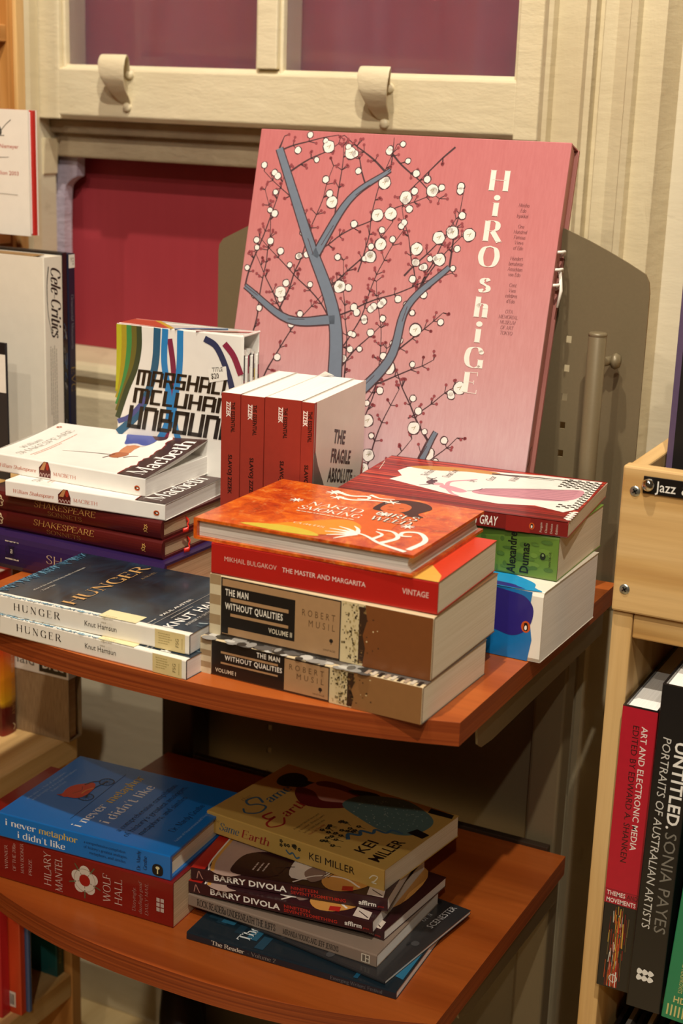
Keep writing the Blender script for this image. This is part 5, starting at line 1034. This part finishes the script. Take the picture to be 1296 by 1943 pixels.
P = Print(); P.text('Donald', -40, 86, 12, '#4a4640', align='l', w=58); P.rect(24, 81, 63, 104, '#171412'); P.text('Brad', 28, 86, 12, '#ddd8cc', w=32, bold=.02); P.build('band_print', bs, (0, -.0004, 0), (1, 0, 0), (0, 0, 1))
for O, L, W, T, c_, lab in (((-1.014, 1.1900, .2502), .24, .17, .0148, '#b3161e', 'red book with white vertical lettering on the low bookcase shelf'), ((-.998, 1.2052, .2502), .225, .16, .0095, '#c8431c', 'orange book with a barcode label beside the red one'), ((-.994, 1.2150, .2502), .21, .15, .0052, '#4a6290', 'very thin blue book next to the orange one'), ((-.997, 1.2206, .2502), .205, .15, .0040, '#a3906c', 'very thin tan booklet behind the blue one'), ((-1.011, 1.2890, .2502), .20, .14, .0138, '#1d5a58', 'dark teal book standing against the end of the low bookcase')):
    B = book('paperback_book', L, W, T, plain(c_, .42, .2), 'pg_white'); stand_side(B, O); tag(B.root, lab, 'book', 'books on the low bookcase')
    S = Print(); t_ = T * 1000
    if 'red' in lab[:4]: S.text('PIAGJIE', 40, 5, 5.6, '#e0c0b4', w=60, bold=.03); B.spine(S)
    if 'orange' in lab: 
        S.rect(W * 1000 - 24, 8, W * 1000 - 8, 28, '#e4ddd0')
        for k in range(6): S.rect(W * 1000 - 22 + 2.1 * k, 11, W * 1000 - 20.9 + 2.1 * k, 25, '#2a2420')
        S.build('barcode_label', B.root, (L, W, 0), (0, -1, 0), (-1, 0, 0), gap=1e3)
    if 'teal' in lab: S.rect(0, .4, 200, t_ - .4, '#173826'); S.text('SELECTED', 60, 4, 4.6, '#6a7a2c', w=60); S.text('EDITION', 150, 4, 4.6, '#8a7a2c', w=34); B.spine(S)

# ------------------------------------------------------------------ record case contents
blk = plain('#141315', .35, .3)
B = book('hardback_book', .2745, .22, .0318, blk, 'pg_white', hard=True, over=.003); stand_front(B, (-.3184, 1.188, .5252), 0, .3); tag(B.root, 'red and black hardback standing first in the record case', 'book')
S = Print(); t_ = 31.8; S.rect(.4, .3, 190, t_ - .3, '#b3122a'); S.text('ART AND ELECTRONIC MEDIA', 16, 18.5, 5.4, '#e6d9cf', w=118, bold=.01); S.text('EDITED BY EDWARD A. SHANKEN', 16, 11, 5.4, '#3a0a10', w=132, bold=.01)
S.rect(176, .3, 190, t_ - .3, '#a3142a'); S.rect(182.4, .3, 182.8, t_ - .3, '#5a0f18'); S.rect(176, .3, 176.4, t_ - .3, '#5a0f18')
S.text('THEMES', 180.8, 3, 4.4, '#e6d9cf', rot=0, w=.1) if False else None
S.text('THEMES', 182, 2, 4.2, '#e6d9cf', rot=90, w=17, bold=.02); S.text('AND', 182, 20.5, 4.2, '#4a0c14', rot=90, w=10, bold=.02); S.text('MOVEMENTS', 188.8, 2, 4.2, '#e6d9cf', rot=90, w=27, bold=.02)
rg = random.Random(12)
for i in range(120):
    y_ = rg.gauss(15, 3.6); a = rg.uniform(191, 262); S.line([(a, y_), (min(273, a + rg.uniform(8, 26)), y_ + rg.uniform(-.8, .8))], rg.uniform(.3, 1.1), rg.choice(['#b3331c', '#c9a03c', '#d8d0c0', '#8a2016', '#5a4a2c', '#a84a1e', '#6a1a14']), False)
S.ring(264, 15, 3.6, .7, '#d8d0c4'); S.line([(259, 15), (269, 15)], .8, '#d8d0c4', False); B.spine(S)
B = book('hardback_book', .308, .24, .0305, blk, 'pg_white', hard=True, over=.003); stand_front(B, (-.2850, 1.170, .5254), 0, 0.9); tag(B.root, 'tall black hardback with white spine title next to the red one', 'book')
S = Print(); S.text('UNTITLED.', 48, 17, 10, '#e9e6de', w=82, bold=.03); S.text('SONIA PAYES', 132, 17, 10, '#77736a', w=98); S.text('PORTRAITS OF AUSTRALIAN ARTISTS', 46, 6, 7, '#c9c6be', w=182, shear=.12)
for k in range(2):
    for j in range(3): S.poly(spline([(268 + 6 * k, 8 + 5 * j), (271 + 6 * k, 12 + 5 * j), (274 + 6 * k, 8.5 + 5 * j), (272 + 6 * k, 6.4 + 5 * j)], 3, True), '#e0ddd4')
B.spine(S)
B = book('paperback_book', .28, .21, .030, plain('#1f7d52', .4, .25), 'pg_white'); stand_front(B, (-.2525, 1.168, .5256), 0, 3.2); tag(B.root, 'green paperback leaning beside the tall black hardback', 'book')
S = Print(); S.text('According to', 92, 16, 7, '#c9a03c', 'roman', w=46, bold=.02); S.text('PAPER', 144, 14, 11, '#c9a03c', w=60, bold=.0); S.text('PAPER', 145, 13, 11, '#c0562a', w=60); S.text('EDITED BY KIM MACKENZIE', 206, 18, 3.6, '#c9c07a', w=50); S.text('AND DAVID HERSHKOVITS', 206, 11, 3.6, '#c9c07a', w=46); S.text('HDI', 262, 8, 6, '#c9c07a', rot=90, w=14, bold=.03)
for k in range(6): S.rect(265, 4 + 3.4 * k, 276, 5.4 + 3.4 * k, '#c9c07a')
B.spine(S)
sv = [('#16151a', 'black'), ('#8d8a84', 'grey'), ('#1a1a1c', 'black'), ('#b9b4aa', 'pale'), ('#201c1e', 'black'), ('#6a625c', 'taupe'), ('#141416', 'black'), ('#2a2426', 'brown black'), ('#9a958c', 'stone'), ('#18181a', 'black'), ('#2c2a30', 'slate'), ('#7a746c', 'dun')]
ORD = 'first second third fourth fifth sixth seventh eighth ninth tenth eleventh twelfth thirteenth fourteenth fifteenth sixteenth'.split()
for i in range(16):
    c_, nm = sv[i % 12]; x0 = -.3165 + .0092 * i
    o = BX(0, .0040, 0, .314, 0, .314).build('record_sleeve', plain(c_, .35, .3)); o.location = (x0, 1.222, .1403); o.rotation_euler = (0, R(1.0), 0)
    tag(o, nm + ' record sleeve on the bottom shelf, ' + ORD[i] + ' from the side panel', 'record sleeve', 'record sleeves on the bottom shelf')
B = book('hardback_book', .267, .30, .022, plain('#0f0d0e', .5, .05), 'pg_white', hard=True, over=.003); stand_face(B, (-.018, 1.262, .8925), 0); 
B.root.rotation_euler.rotate_axis('Z', 0)
tag(B.root, 'big black book with a violet edge standing in the bin', 'book')
P = Print(); P.rect(.2, .2, 5.5, 266.8, '#5a4a66'); P.rect(5.5, 262, 299, 266.8, '#2a2430'); B.front(P)
tag(BX(-.316, -.02, 1.305, 1.312, .8925, 1.166).build('record_sleeve', plain('#e3ded4', .4, .2), bevel=.0006), 'white sleeve standing behind the big black book in the bin', 'record sleeve')
